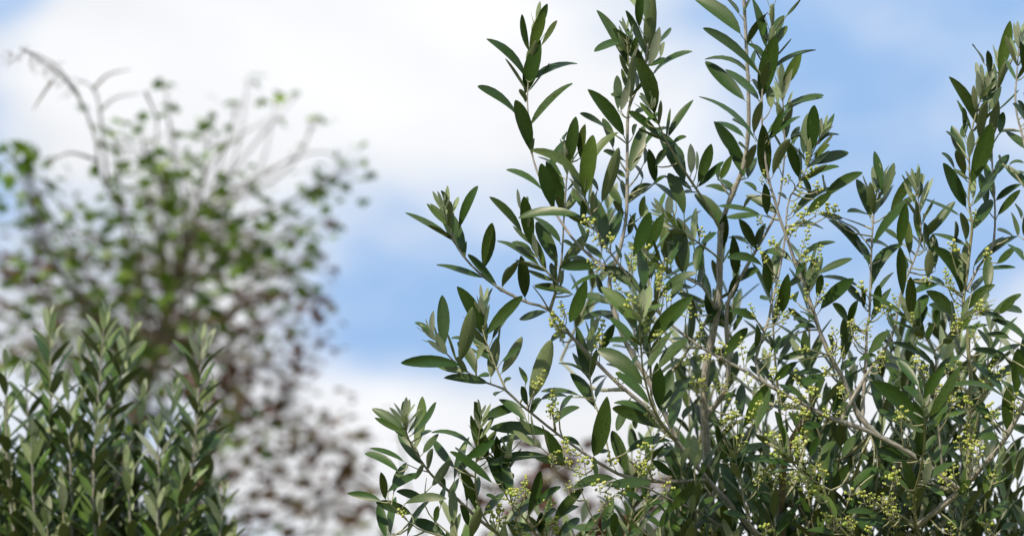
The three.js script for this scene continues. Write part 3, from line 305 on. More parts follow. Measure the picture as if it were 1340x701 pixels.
// bud panicles by survey sheet: [tip x, tip y, base x, base y]; two numbers alone mark the middle of a dense short one
const BUDS = [
  [695, 280, S5, [[380, 110, 520, 250], [375, 310, 500, 390], [345, 20, 400, 100], [522, 130, 525, 200], [660, 230, 660, 400], [530, 410, 600, 520], [860, 350, 840, 540], [830, 400, 870, 520], [890, 300, 905, 370], [190, 580, 235, 690], [655, 575], [130, 680], [1045, 590, 1010, 700], [890, 510, 890, 590], [740, 205]]],
  [910, 280, S5, [[45, 90, 25, 160], [345, 105, 370, 250], [410, 20, 450, 70], [525, 195], [490, 175, 540, 215], [750, 90, 690, 290], [830, 215, 760, 400], [650, 80, 620, 160], [275, 250, 270, 370], [425, 230, 480, 340], [550, 440, 540, 540], [590, 530], [540, 540], [720, 495, 740, 590], [860, 465, 790, 600], [540, 640], [640, 630, 590, 690], [360, 595, 400, 690], [45, 570, 30, 700], [740, 290], [720, 10], [580, 690]]],
  [910, 140, S5, [[790, 395, 690, 470], [570, 480, 640, 480], [695, 500, 680, 600], [800, 495, 800, 570], [650, 640, 640, 690], [540, 345, 555, 410], [440, 460], [800, 675], [870, 680], [920, 690], [740, 350]]],
  [1125, 280, S5, [[750, 15], [560, 380, 650, 560], [570, 400], [600, 450], [430, 430, 490, 445], [850, 275], [180, 640], [160, 620], [240, 570], [790, 610], [780, 640], [650, 630], [10, 450, 15, 540], [600, 215], [330, 690]]],
  [695, 420, S5, [[465, 0, 450, 230], [440, 100, 450, 180], [80, 330, 20, 480], [50, 380, 15, 470], [150, 460, 150, 690], [110, 560, 150, 640], [770, 30], [180, 0, 210, 70], [840, 110], [1060, 210, 930, 300], [570, 380], [790, 610], [1070, 420]]],
  [910, 420, S5, [[180, 190], [40, 20, 35, 130], [300, 115, 320, 290], [60, 240, 110, 265], [50, 430], [20, 440], [150, 430], [180, 440], [250, 390], [480, 230], [510, 360], [655, 330, 690, 470], [690, 180, 760, 190], [920, 90], [930, 200], [900, 190], [990, 240], [840, 310, 890, 350], [770, 480], [600, 590], [640, 560], [700, 630], [720, 620], [240, 560], [240, 650], [210, 660], [270, 640], [370, 650], [430, 570], [840, 630], [960, 610], [1040, 120], [1010, 50], [970, 480], [350, 390], [580, 510]]],
  [1125, 420, S5, [[60, 40], [50, 110], [370, 100, 440, 130], [160, 250], [130, 290], [390, 280], [420, 340], [640, 60], [650, 30], [600, 330], [660, 310], [670, 400], [880, 380], [860, 360], [950, 360], [900, 300], [860, 430], [620, 520], [690, 540], [880, 590], [870, 650], [290, 640], [260, 610], [730, 680], [1030, 480, 1010, 640], [570, 540], [500, 450], [770, 110], [820, 420]]],
  [665, 561, S5, [[340, 110, 490, 185], [380, 70, 400, 170], [300, 200], [400, 230, 410, 260], [660, 180, 700, 260], [840, 230], [900, 290], [870, 270], [920, 250], [470, 310], [400, 390], [600, 380], [740, 410], [115, 315, 105, 480], [40, 440], [600, 530, 700, 430], [650, 470], [275, 490], [300, 650], [310, 690], [100, 690], [900, 480], [1050, 400], [520, 235], [900, 140]]],
  [880, 561, S5, [[650, 70], [840, 110], [860, 100], [800, 120], [820, 190], [700, 180], [630, 300], [600, 320], [660, 260], [580, 350], [720, 370], [690, 330], [940, 260], [970, 240], [800, 330], [840, 340], [860, 420], [960, 420], [260, 680], [230, 690], [300, 680], [1010, 600], [450, 90], [350, 10], [610, 670], [980, 320], [880, 40], [440, 690], [1050, 620], [760, 340], [920, 290]]],
  [1095, 561, S5, [[380, 260, 400, 350], [370, 350], [90, 440], [220, 470], [180, 460], [260, 480], [340, 500], [310, 470], [370, 470], [330, 560], [70, 600], [100, 640], [100, 670], [860, 30], [900, 90], [920, 150], [900, 200], [880, 120], [930, 90], [760, 280], [700, 300], [880, 390], [750, 660], [400, 660], [490, 500], [810, 100], [1030, 320], [720, 340], [220, 690], [970, 640], [380, 560]]],
  [440, 501, S3, [[760, 640], [750, 600], [820, 530], [290, 580, 320, 620], [870, 440, 860, 530], [710, 610], [1000, 660], [1040, 290], [740, 590], [990, 40, 1000, 190]]],
  [440, 350, S3, [[1030, 160, 1050, 230], [990, 240], [1020, 290]]],
];

const treeBase = at(1018, 900, 3.36); treeBase.y = 0;
const olive = thing('olive_tree', 'flowering olive tree with long dark leaves, pale grey stems and yellow-green flower buds', 'tree', treeBase);
{
  const rng = seeded(11), local = v => v.clone().sub(treeBase);
  // a side stem starts at the distance of the stem it grows from
  for (let pass = 0; pass < 4; pass++) STEMS.forEach((s_, i) => {
    if (i < 2) return;
    let best = [16, 0];
    STEMS.forEach((p, j) => {
      if (j === i) return;
      const n = p[5].length / 2;
      for (let k = 0; k < n - 1; k++) for (let f = 0; f < 1; f += .1) {
        const e = Math.hypot(p[5][2 * k] * (1 - f) + p[5][2 * k + 2] * f - s_[5][0], p[5][2 * k + 1] * (1 - f) + p[5][2 * k + 3] * f - s_[5][1]), t = (k + f) / (n - 1);
        if (e < best[0] && t > .02) best = [e, p[2] + (p[3] - p[2]) * Math.pow(t, .7)];
      }
    });
    if (best[1]) s_[2] = best[1];
  });
  const rows = STEMS.map(([r0, r1, d0, d1, bark, xy]) => {
    const n = xy.length / 2, pts = [];
    for (let i = 0; i < n; i++) { const t = i / (n - 1), dd = d0 + (d1 - d0) * Math.pow(t, .7); pts.push([at(xy[2 * i], xy[2 * i + 1], dd), (r0 + (r1 - r0) * Math.pow(t, .8)) * .8 * dd / 3000]); }
    const shape = new Shape(), curve = stem(shape, pts, BARK[bark], r0 > 4 ? 10 : 7, rng);
    return { shape, curve, bark, samples: curve.getPoints(Math.round(curve.getLength() / .006)), kids: [] };
  });
  // trunk from the lowest fork down into the ground
  const trunk = new Shape(), low = rows[0].samples[0];
  stem(trunk, [[V(treeBase.x, -.1, treeBase.z), .062], [V(treeBase.x + .01, .08, treeBase.z + .01), .045], [V(treeBase.x - .03, .6, treeBase.z - .02), .034], [V(treeBase.x + .02, 1.2, treeBase.z + .02), .026], [low.clone().add(V(0, -.25, 0)), .018], [low.clone().add(V(0, .02, 0)), .0115]], BARK.old, 12, rng, .03);
  olive.add(trunk.mesh('trunk', treeBase));

  const project = v => { const q = v.clone().sub(camera.position), z = -q.dot(back); return [670 + q.dot(right) / z * FOCAL, 350.5 - q.dot(up) / z * FOCAL, z]; };
  for (const r of rows) r.seen = r.samples.map(project);
  const nearest = (x, y_, limit = 1e9) => {
    let best = null;
    for (const r of rows) for (let k = 0; k < r.seen.length; k++) { const q = r.seen[k], e = Math.hypot(q[0] - x, q[1] - y_), cost = (e < 22 ? e : 2 * e - 22) + (q[2] - 3) * 60; if (!best || cost < best.cost) best = { e, cost, r, k, z: q[2] }; }
    if (best.e > 24) for (const r of rows) for (let k = 0; k < r.seen.length; k++) { const q = r.seen[k], e = Math.hypot(q[0] - x, q[1] - y_) + (q[1] < y_ ? 6 : 0); if (e < best.e) best = { e, r, k, z: q[2] }; }
    return best;
  };
  // a stalk or side twig leaves the stem a little lower down and meets the leaf in the leaf's own direction
  const twigTo = (n, base, axis) => {
    const gap = n.e * n.z / FOCAL, foot = n.r.samples[Math.max(0, n.k - (n.e > 24 ? 2 : Math.round(gap * .9 / .006)))], reach = foot.distanceTo(base), rr = n.e > 14 ? .0011 : .0008;
    const mid = foot.clone().lerp(base, .55).addScaledVector(axis, -.16 * reach).lerp(foot.clone().lerp(base, .55), .4);
    stem(n.r.shape, [[foot.clone(), rr * 1.25], [mid, rr], [base.clone().addScaledVector(axis, .003), rr * .8]], BARK.twig, 5, null, .012);
  };
  const found = [];   // every leaf of the tree: { shape-maker, size seen }
  const loose = new Shape();
  const addLeaf = (o) => found.push(o);
  for (const [x0, y0, sc, list] of LEAVES) for (const [tx, ty, bx, by, w, arch, kind] of list) {
    if (!kind) continue;
    const X = x0 + (bx + .07 * (bx - tx)) / sc, Y = y0 + (by + .07 * (by - ty)) / sc, TX = x0 + tx / sc, TY = y0 + ty / sc, seenW = Math.min(w / sc, .25 * Math.hypot(TX - X, TY - Y) + 1.2), bend = arch / sc;
    const n = nearest(X, Y), z = n.z + (rng() - .5) * .03 + (n.e > 25 ? .04 * rng() : 0), mm = z / FOCAL;
    const base = at(X, Y, z), dx = TX - X, dy = TY - Y, len = Math.hypot(dx, dy);
    const full = Math.max(len * 1.05, 50 + rng() * 14), out = Math.min(len * .75, Math.sqrt(full * full - len * len)) * (rng() < .55 ? 1 : -1) * (kind === 's' ? 0 : 1) - (kind === 's' ? (dy < 0 ? 1 : -1) * Math.abs(dy) * .75 : 0);
    const tip = base.clone().addScaledVector(right, 1.04 * dx * mm).addScaledVector(up, -1.04 * dy * mm).addScaledVector(back, out * mm);
    const side = right.clone().multiplyScalar(-dy / len).addScaledVector(up, -dx / len);           // right of travel
    let W = Math.max(seenW * 1.04, Math.min(15, full * .21) * (kind === 'y' ? .8 : 1));
    if (kind === 's') W = Math.max(W, Math.min(seenW * 1.5, 18));
    const c = Math.min(1, seenW / W), sn = Math.sqrt(1 - c * c), upright = side.dot(V(0, 1, 0)) >= 0 ? 1 : -1;
    const flip = kind === 'u' ? -1 : 1;
    const axis = tip.clone().sub(base).normalize(), toward = back.clone().addScaledVector(axis, -back.dot(axis)).normalize();
    const normal = toward.multiplyScalar(c * flip).addScaledVector(side, sn * upright);
    const bow = side.clone().multiplyScalar(bend * mm).addScaledVector(normal, (.05 - .1 * rng()) * len * mm);
    const top = kind === 'g' ? pick(BRIGHT_GREEN, rng) : kind === 'y' ? pick(YO, rng) : pick(DARK_GREEN, rng), under = kind === 'y' ? YU : pick(UN, rng);
    // leaf stalk or side twig back to the stem
    if (n.e > 2) twigTo(n, base, axis);
    addLeaf({ area: len * seenW, row: n.r, base, make: sh => leaf(sh, base, tip, bow, normal, W * 1.07 * mm, top, under, (rng.tw = (full * 7.13 % 1) - .5) * 1.1, .08 + .12 * (full * 3.7 % 1), .6 + .24 * (full * 5.3 % 1), .68 + .2 * (full * 9.1 % 1)) });
  }
  // unfolding pairs round the tip of each shoot
  const tips = seeded(321);
  STEMS.forEach((s_, i) => {
    const r = rows[i], n = r.samples.length, [tx, ty] = r.seen[n - 1];
    if (s_[1] > 1.25 || ty < -5 || ty > 620 || tx > 1335 || s_[5].length < 8) return;
    for (let k = 0; k < 6; k++) for (const sgn of [0, Math.PI]) {
      const back_ = [0, 2, 4, 7, 10, 14][k], P0 = r.samples[Math.max(1, n - 1 - back_)], Tn = P0.clone().sub(r.samples[Math.max(0, n - 4 - back_)]).normalize(), e = V(0, 0, 1).cross(Tn).normalize(), f = Tn.clone().cross(e);
      const turn = i + (k % 2) * 1.57 + tips() * .4 + sgn, rad = e.multiplyScalar(Math.cos(turn)).addScaledVector(f, Math.sin(turn)), a = .24 + .07 * k + .15 * tips(), len = (.026 + .0045 * k) * (.85 + .3 * tips());
      const dir = Tn.clone().multiplyScalar(Math.cos(a)).addScaledVector(rad, Math.sin(a)), nor = Tn.clone().multiplyScalar(Math.sin(a)).addScaledVector(rad, -Math.cos(a)), tip = P0.clone().addScaledVector(dir, len), bow = nor.clone().multiplyScalar(len * -.05 * tips());
      const young = k < 4, top = young ? pick(YO, tips) : pick(BRIGHT_GREEN, tips), W = len * (.2 + .05 * tips()), tw = (tips() - .5) * .6;
      found.push({ area: len * W * 6e5, row: r, base: P0, make: sh => leaf(sh, P0, tip, bow, nor, W, top, young ? null : UN[k % 3], tw) });
    }
  });
  // inner shoots further back in the crown, which the front leaves partly hide
  const inner = seeded(77);
  const shootLeaves = (path, z0, count, size) => {
    const c = new THREE.CatmullRomCurve3(path), L = c.getLength();
    for (let k = 0; k < count; k++) {
      const t = (k + .6) / count, P0 = c.getPoint(t), Tn = c.getTangent(t), e = V(0, 0, 1).cross(Tn).normalize(), f = Tn.clone().cross(e);
      const turn = (k % 2) * Math.PI / 2 + inner() * .5 + z0 * 9;
      for (const sgn of [0, Math.PI]) {
        if (inner() < .08) continue;
        const rad = e.clone().multiplyScalar(Math.cos(turn + sgn)).addScaledVector(f, Math.sin(turn + sgn));
        const a = (.95 - .5 * t) + (inner() - .5) * .4, len = size * (.75 + .4 * inner()) * (t > .85 ? .75 : 1);
        const dir = Tn.clone().multiplyScalar(Math.cos(a)).addScaledVector(rad, Math.sin(a)), nor = Tn.clone().multiplyScalar(Math.sin(a)).addScaledVector(rad, -Math.cos(a));
        const B0 = P0.clone().addScaledVector(rad, .001), tip = B0.clone().addScaledVector(dir, len), bow = nor.clone().multiplyScalar(len * .05 * inner());
        const top = t > .9 ? pick(YO, inner) : pick(inner() < .25 ? BRIGHT_GREEN : DARK_GREEN, inner), un = t > .9 ? YU : pick(UN, inner), W = len * (.19 + .05 * inner()), tw = (inner() - .5) * .8;
        addLeaf({ area: len * W * 2e5, row: null, base: B0, make: sh => leaf(sh, B0, tip, bow, nor, W, top, un, tw, .13) });
      }
    }
  };
  const INNER = [];   // [x, y of the shoot's tip, length in mm, lean]
  const spread = (x0, x1, y0, y1, n, lean) => { for (let i = 0; i < n; i++) INNER.push([x0 + (x1 - x0) * (i + inner()) / n, y0 + (y1 - y0) * inner(), 130 + 90 * inner(), lean + (inner() - .5) * 150]); };
  spread(890, 1330, 470, 560, 16, 0); spread(880, 1340, 560, 640, 24, 0); spread(860, 1350, 620, 700, 28, 0); spread(860, 1350, 660, 740, 24, 0); spread(700, 880, 665, 720, 6, -20); spread(1160, 1330, 390, 450, 7, 0); spread(780, 930, 250, 350, 6, 10); spread(930, 1060, 300, 420, 4, 0); spread(560, 690, 660, 720, 5, -30); spread(820, 920, 440, 600, 6, 0);
  spread(820, 1380, 720, 800, 14, 0); spread(960, 1340, 560, 690, 22, 0); spread(1100, 1340, 430, 540, 8, 0);
  const innerWood = new Shape();
  for (const [x, y_, L, lean] of INNER) {
    const z = 3.12 + .4 * inner(), P2 = at(x, y_, z), P0 = at(x - lean * L / 130, y_ + L, z + .06), P1 = at(x - lean * .3 * L / 130, y_ + L * .5, z + .02);
    stem(innerWood, [[P0, .0022], [P1, .0017], [P2, .0009]], BARK.twig, 6, inner);
    shootLeaves([P0, P1, P2], z, Math.round(L / 27), .067);
    const j = nearest(x - lean * L / 130, y_ + L).r, foot = j.samples.reduce((a, b) => b.distanceTo(P0) < a.distanceTo(P0) ? b : a);
    stem(innerWood, [[foot.clone(), .0026], [foot.clone().lerp(P0, .5).add(V(0, -.02, 0)), .0024], [P0, .0021]], BARK.twig, 6, inner);
  }
  // the 300 leaves that show largest are parts of their own, the others one mass
  found.sort((a, b) => b.area - a.area);
  const own = found.filter(f => f.row).slice(0, 300), ownSet = new Set(own);
  for (const f of found) if (!ownSet.has(f)) f.make(loose);
  const rest = loose.mesh('foliage', treeBase); rest.userData.kind = 'stuff'; olive.add(rest);
  const wood = innerWood.mesh('inner_twigs', treeBase); wood.userData.kind = 'stuff'; olive.add(wood);
  for (const f of own) { const sh = new Shape(); f.make(sh); const o = sh.mesh('leaf', f.base); o.position.copy(local(f.base)); f.row.kids.push(o); }
  // bud panicles: six patterns, each a stalk with side stalks and round buds
  const budGeo = new THREE.IcosahedronGeometry(1, 1), bp = budGeo.attributes.position.array;
  const panicle = (seed, H, dense) => {
    const r = seeded(seed), sh = new Shape();
    stem(sh, [[V(0, 0, 0), .0007], [V(H * .03, H * .5, H * .03), .0006], [V(0, H, 0), .0004]], BARK.twig, 5, null, .01);
    const bud = (c, R, m) => { const p = [], n = [], uv = [], idx = []; for (let i = 0; i < bp.length; i += 3) { p.push(c.x + bp[i] * R, c.y + bp[i + 1] * R * 1.15, c.z + bp[i + 2] * R); n.push(bp[i], bp[i + 1], bp[i + 2]); uv.push(0, 0); idx.push(i / 3); } sh.add(m, p, n, uv, idx); };
    const nodes = Math.max(3, Math.round(H / .0062));
    for (let k = 0; k < nodes; k++) {
      const h = H * (.2 + .8 * k / (nodes - 1)), reach = (dense ? .0064 : .004) * (1.15 - .75 * h / H) * (.8 + .5 * r());
      for (let q = 0; q < 2; q++) {
        const a = k * 1.57 + q * Math.PI + r() * .8, end = V(Math.cos(a) * reach, h + reach * (.3 + .5 * r()), Math.sin(a) * reach), R = .0014 * (.6 + .85 * r());
        stem(sh, [[V(0, h, 0), .0004], [end.clone().lerp(V(0, h, 0), .5), .0004], [end, .0003]], BARK.twig, 4, null, .01);
        bud(end, R, pick(BUD, r));
        if (k < nodes - 1) for (const e of [-1, 1]) if (r() < (dense ? .9 : .55)) bud(end.clone().add(V(Math.cos(a + e) * R * 2.1, (r() - .2) * R * 1.6, Math.sin(a + e) * R * 2.1)), R * (.7 + .3 * r()), pick(BUD, r));
      }
    }
    bud(V(0, H + .001, 0), .0013, BUD[0]);
    return { H, o: sh.mesh('flower_cluster') };
  };
  const slim = [.016, .024, .034, .046].map((h, k) => panicle(k + 1, h, false)), full = [.014, .018, .022].map((h, k) => panicle(k + 14, h, true)), Y = V(0, 1, 0), fl = seeded(5);
  for (const [x0, y0, sc, list] of BUDS) for (const b of list) {
    const short = b.length === 2;
    const bx = x0 + (short ? b[0] + (fl() - .5) * 40 : b[2]) / sc, by = y0 + (short ? b[1] + 50 : b[3]) / sc, tx = x0 + b[0] / sc + (short ? (fl() - .5) * 8 : 0), ty = y0 + (short ? b[1] - 40 : b[1]) / sc;
    const n = nearest(bx, by), z = n.z - .012 - .02 * fl(), base = at(bx, by, z), tip = at(tx, ty, z - .006 + .012 * fl()), L = Math.max(.014, base.distanceTo(tip));
    if (n.e > 2) twigTo(n, base, tip.clone().sub(base).normalize());
    const kind = short ? full : slim, src = short ? (y0 < 400 || x0 < 480 ? slim[fl() < .5 ? 0 : 1] : pick(full, fl)) : kind.reduce((a, c) => Math.abs(c.H - L) < Math.abs(a.H - L) ? c : a), o = src.o.clone();
    o.position.copy(local(base)); o.quaternion.setFromUnitVectors(Y, tip.clone().sub(base).normalize()); o.rotateY(fl() * 6.28); o.scale.setScalar(Math.min(1.35, Math.max(.8, L / src.H)));
    n.r.kids.push(o);
  }
  rows.forEach((r, i) => { const o = r.shape.mesh('branch', treeBase); for (const k of r.kids) o.add(k); olive.add(o); });
}

// ---------------------------------------------------------------- the smaller olive without flowers
const bushBase = at(150, 900, 3.8); bushBase.y = 0;
const bush = thing('olive_tree', 'bushy olive tree crowded with pale upright shoot tips and without any flower buds', 'tree', bushBase);
{
  const rng = seeded(42), fork = at(150, 1000, 3.8), found = [], rows = [];
  const SHOOTS = [ // [tip x, tip y, lean of the foot, distance, length in mm]
    [65, 412, -12, 3.72, 420], [136, 408, -14, 3.7, 460], [170, 428, -60, 3.74, 330], [106, 446, -6, 3.82, 360], [264, 434, -26, 3.72, 420], [6, 455, 16, 3.66, 380], [206, 556, 0, 3.66, 300], [240, 600, -10, 3.64, 250], [293, 640, -16, 3.66, 230], [32, 480, 12, 3.86, 360], [88, 500, 4, 3.68, 330], [152, 490, -8, 3.8, 330], [186, 512, -14, 3.84, 330], [226, 505, -22, 3.8, 340], [276, 500, -40, 3.82, 330], [124, 540, 8, 3.62, 300], [40, 560, 6, 3.64, 260], [10, 590, 10, 3.7, 220], [80, 620, 0, 3.6, 220], [165, 590, 4, 3.62, 240], [205, 640, 0, 3.6, 200], [255, 560, -20, 3.74, 280], [300, 690, -30, 3.72, 180], [130, 650, 6, 3.6, 200], [60, 660, 6, 3.62, 200],
  ];
  const MORE = []; for (let i = 0; i < 28; i++) MORE.push([-20 + 310 * (i + rng()) / 28, 540 + 150 * rng(), (rng() - .5) * 30, 3.8 + .25 * rng(), 230]);
  for (let i = 0; i < 9; i++) MORE.push([-110 + 100 * rng(), 430 + 200 * rng(), 20, 3.7 + .3 * rng(), 300]);
  for (const [x, top_, lean, far, len] of [...SHOOTS, ...MORE]) {
    const z = far - .06, y_ = top_ + 10;
    const px = len / (z / FOCAL * 1000), sway = (rng() - .5) * 14;
    const A = at(x + lean * 1.6 + (rng() - .5) * 10, y_ + px, z + .05), B = at(x + lean * .7 + sway, y_ + px * .55, z + .02), C = at(x, y_, z);
    const sh = new Shape(), curve = stem(sh, [[fork.clone(), .0055], [fork.clone().lerp(A, .6).add(V((rng() - .5) * .06, -.04, 0)), .0042], [A, .0032], [B, .0024], [C, .001]], rng() < .5 ? BARK.pale : BARK.twig, 7, rng, .03);
    const row = { sh, kids: [] }; rows.push(row);
    const c = new THREE.CatmullRomCurve3([A, B, C]), n = Math.round(len / (17 + 7 * rng())), turn0 = rng() * 3;
    for (let k = 0; k <= n; k++) {
      const t = Math.min(.995, k / n), P0 = c.getPoint(t), Tn = c.getTangent(t), e = V(0, 0, 1).cross(Tn).normalize(), f = Tn.clone().cross(e), turn = turn0 + (k % 2) * 1.57 + (rng() - .5) * .5, fromTip = (1 - t) * len;
      for (const sg of [0, Math.PI]) {
        if (rng() < .1) continue;
        const rad = e.clone().multiplyScalar(Math.cos(turn + sg)).addScaledVector(f, Math.sin(turn + sg));
        const young = fromTip < 52, a = (young ? .3 + fromTip * .008 : .62 + Math.min(.35, fromTip / 800)) + (rng() - .5) * .3, L = (young ? .03 + fromTip * .0007   : .066) * (.85 + .35 * rng());
        const dir = Tn.clone().multiplyScalar(Math.cos(a)).addScaledVector(rad, Math.sin(a)), nor = Tn.clone().multiplyScalar(Math.sin(a)).addScaledVector(rad, -Math.cos(a));
        const tip = P0.clone().addScaledVector(dir, L), bow = nor.clone().multiplyScalar(L * .07 * rng()), W = L * (.22 + .06 * rng()), tw = (rng() - .5) * .7;
        const top = young ? pick(YO, rng) : rng() < (fromTip < 190 ? .85 : .5) ? pick(BRIGHT_GREEN, rng) : pick(DARK_GREEN, rng), un = young ? YU : pick(UN, rng);
        found.push({ row, P0, score: (P0.x < at(0, 0, 3.7).x - .02 ? -1 : 0) + (P0.y > at(0, 700, 3.7).y ? 0 : -1) - z + L * 3, make: s_ => leaf(s_, P0, tip, bow, nor, W, top, un, tw, .13) });
      }
    }
  }
  found.sort((a, b) => b.score - a.score);
  const loose = new Shape();
  found.forEach((f, i) => { if (i >= 300) return f.make(loose); const s_ = new Shape(); f.make(s_); const o = s_.mesh('leaf', f.P0); o.position.copy(f.P0).sub(bushBase); f.row.kids.push(o); });
  const trunk = new Shape();
  stem(trunk, [[V(bushBase.x, -.1, bushBase.z), .05], [V(bushBase.x, .1, bushBase.z), .036], [V(bushBase.x + .03, .8, bushBase.z), .026], [fork.clone().add(V(0, .02, 0)), .016]], BARK.old, 12, rng, .03);
  bush.add(trunk.mesh('trunk', bushBase));
  for (const r of rows) { const o = r.sh.mesh('branch', bushBase); for (const k of r.kids) o.add(k); bush.add(o); }
  const rest = loose.mesh('foliage', bushBase); rest.userData.kind = 'stuff'; bush.add(rest);
}

// ---------------------------------------------------------------- the open-crowned trees beyond
const thin = { roughness: .75, transmission: .45, thickness: 0, specularIntensity: .5 };
const LG = [mat(.15, .28, .025, thin), mat(.1, .2, .025, thin), mat(.24, .37, .035, thin)];
const LB = [mat(.18, .075, .035, thin), mat(.12, .05, .03, thin), mat(.16, .14, .03, thin)];
// a hand of leaflets on one stalk
function hand(shape, at_, axis, nor, size, m, count, rng) {
  const side = axis.clone().cross(nor).normalize();
  for (let k = 0; k < count; k++) {
    const a = (k - (count - 1) / 2) * .62 + (rng() - .5) * .2, dir = axis.clone().multiplyScalar(Math.cos(a)).addScaledVector(side, Math.sin(a)), L = size * (1 - .22 * Math.abs(k - (count - 1) / 2) / 2) * (.85 + .3 * rng());
    const cr = dir.clone().cross(nor).normalize(), w = L * .24, p = [], uv = [];
    for (const [t, ww, dr] of [[0, .12, 0], [.3, .85, .01], [.55, 1, -.02], [.82, .55, -.08], [1, .04, -.16]]) for (const s_ of [-1, 0, 1]) {
      const q = at_.clone().addScaledVector(dir, t * L).addScaledVector(cr, s_ * w * ww).addScaledVector(nor, dr * L + (s_ ? .12 * w * ww : 0)); p.push(q.x, q.y, q.z); uv.push(t, .5 + s_ * .45);
    }
    const [n, idx] = gridNormals(p, 3, 5, false); shape.add(m, p, n, uv, idx);
  }
}
function openTree(label, seed, base, wood, trunkPath, clumps, mats, size, count, bare = []) {
  const o = thing('leafy_tree', label, 'tree', base), rng = seeded(seed), tr = new Shape(), found = [], rows = [];
  const curve = stem(tr, trunkPath, wood, 10, rng, .06), spine = curve.getPoints(60);
  o.add(tr.mesh('trunk', base));
  for (const [x, y_, rx, ry, n, z] of clumps) {
    const C = at(x, y_ + ry * .3, z), mm = z / FOCAL, sh = new Shape();
    let foot = spine[0], best = 1e9; for (const q of spine) { const e = q.distanceTo(C) + Math.max(0, q.y - C.y + .12) * 3; if (e < best) { best = e; foot = q; } }
    const knee = foot.clone().lerp(C, .55).add(V((rng() - .5) * .12, -.06 * rng(), (rng() - .5) * .2)), r0 = .0014 + .0011 * Math.sqrt(n);
    stem(sh, [[foot.clone(), r0 * 1.3], [knee, r0], [C, r0 * .5]], wood, 6, rng, .05);
    const row = { sh, kids: [] }; rows.push(row);
    for (let k = 0; k < n * (n > 5 ? 2.1 : 1.4); k++) {
      const gx = (rng() + rng() + rng() - 1.5) * 1.75, gy = (rng() + rng() + rng() - 1.5) * 1.75, gz = (rng() + rng() - 1) * 1.2;
      const Q = C.clone().addScaledVector(right, gx * rx * mm).addScaledVector(up, gy * ry * mm).addScaledVector(back, gz * Math.max(.12, (rx + ry) * .5 * mm));
      const axis = Q.clone().sub(C).normalize().multiplyScalar(.7).add(V((rng() - .5) * 1.2, -.25 + .3 * rng(), (rng() - .5) * 1.2)).normalize(), nor = V((rng() - .5) * .9, 1, (rng() - .5) * .9).normalize();
      nor.addScaledVector(axis, -nor.dot(axis)).normalize();
      const from = C.clone().lerp(knee, .35 * rng());
      stem(sh, [[from, .001], [from.clone().lerp(Q, .55).add(V((rng() - .5) * .03, .02 * rng(), 0)), .0008], [Q, .0006]], wood, 4, null, .05);
      const sz = size * (.7 + .6 * rng()), m = pick(mats, rng), sd = Math.floor(rng() * 1e6), cnt = count - (rng() < .4 ? 2 : 0);
      found.push({ row, Q, score: sz / z - (Q.x < at(-10, 0, z).x ? 1 : 0), make: s_ => hand(s_, Q, axis, nor, sz, m, cnt, seeded(sd)) });
    }
  }
  for (const [r0, r1, pts] of bare) { const sh = new Shape(); stem(sh, pts.map((q, i) => [at(...q), r0 + (r1 - r0) * i / (pts.length - 1)]), wood, 6, rng, .02); rows.push({ sh, kids: [] }); }
  found.sort((a, b) => b.score - a.score);
  const loose = new Shape();
  found.forEach((f, i) => { if (i >= 300) return f.make(loose); const s_ = new Shape(); f.make(s_); const l = s_.mesh('leaf', f.Q); l.position.copy(f.Q).sub(base); f.row.kids.push(l); });
  for (const r of rows) { const b = r.sh.mesh('branch', base); for (const k of r.kids) b.add(k); o.add(b); }
  if (!loose.empty) { const rest = loose.mesh('foliage', base); rest.userData.kind = 'stuff'; o.add(rest); }
  return o;
}
const down = (x, y_, z, n = 0) => { const b = at(x, y_, z); b.y = 0; return b; };
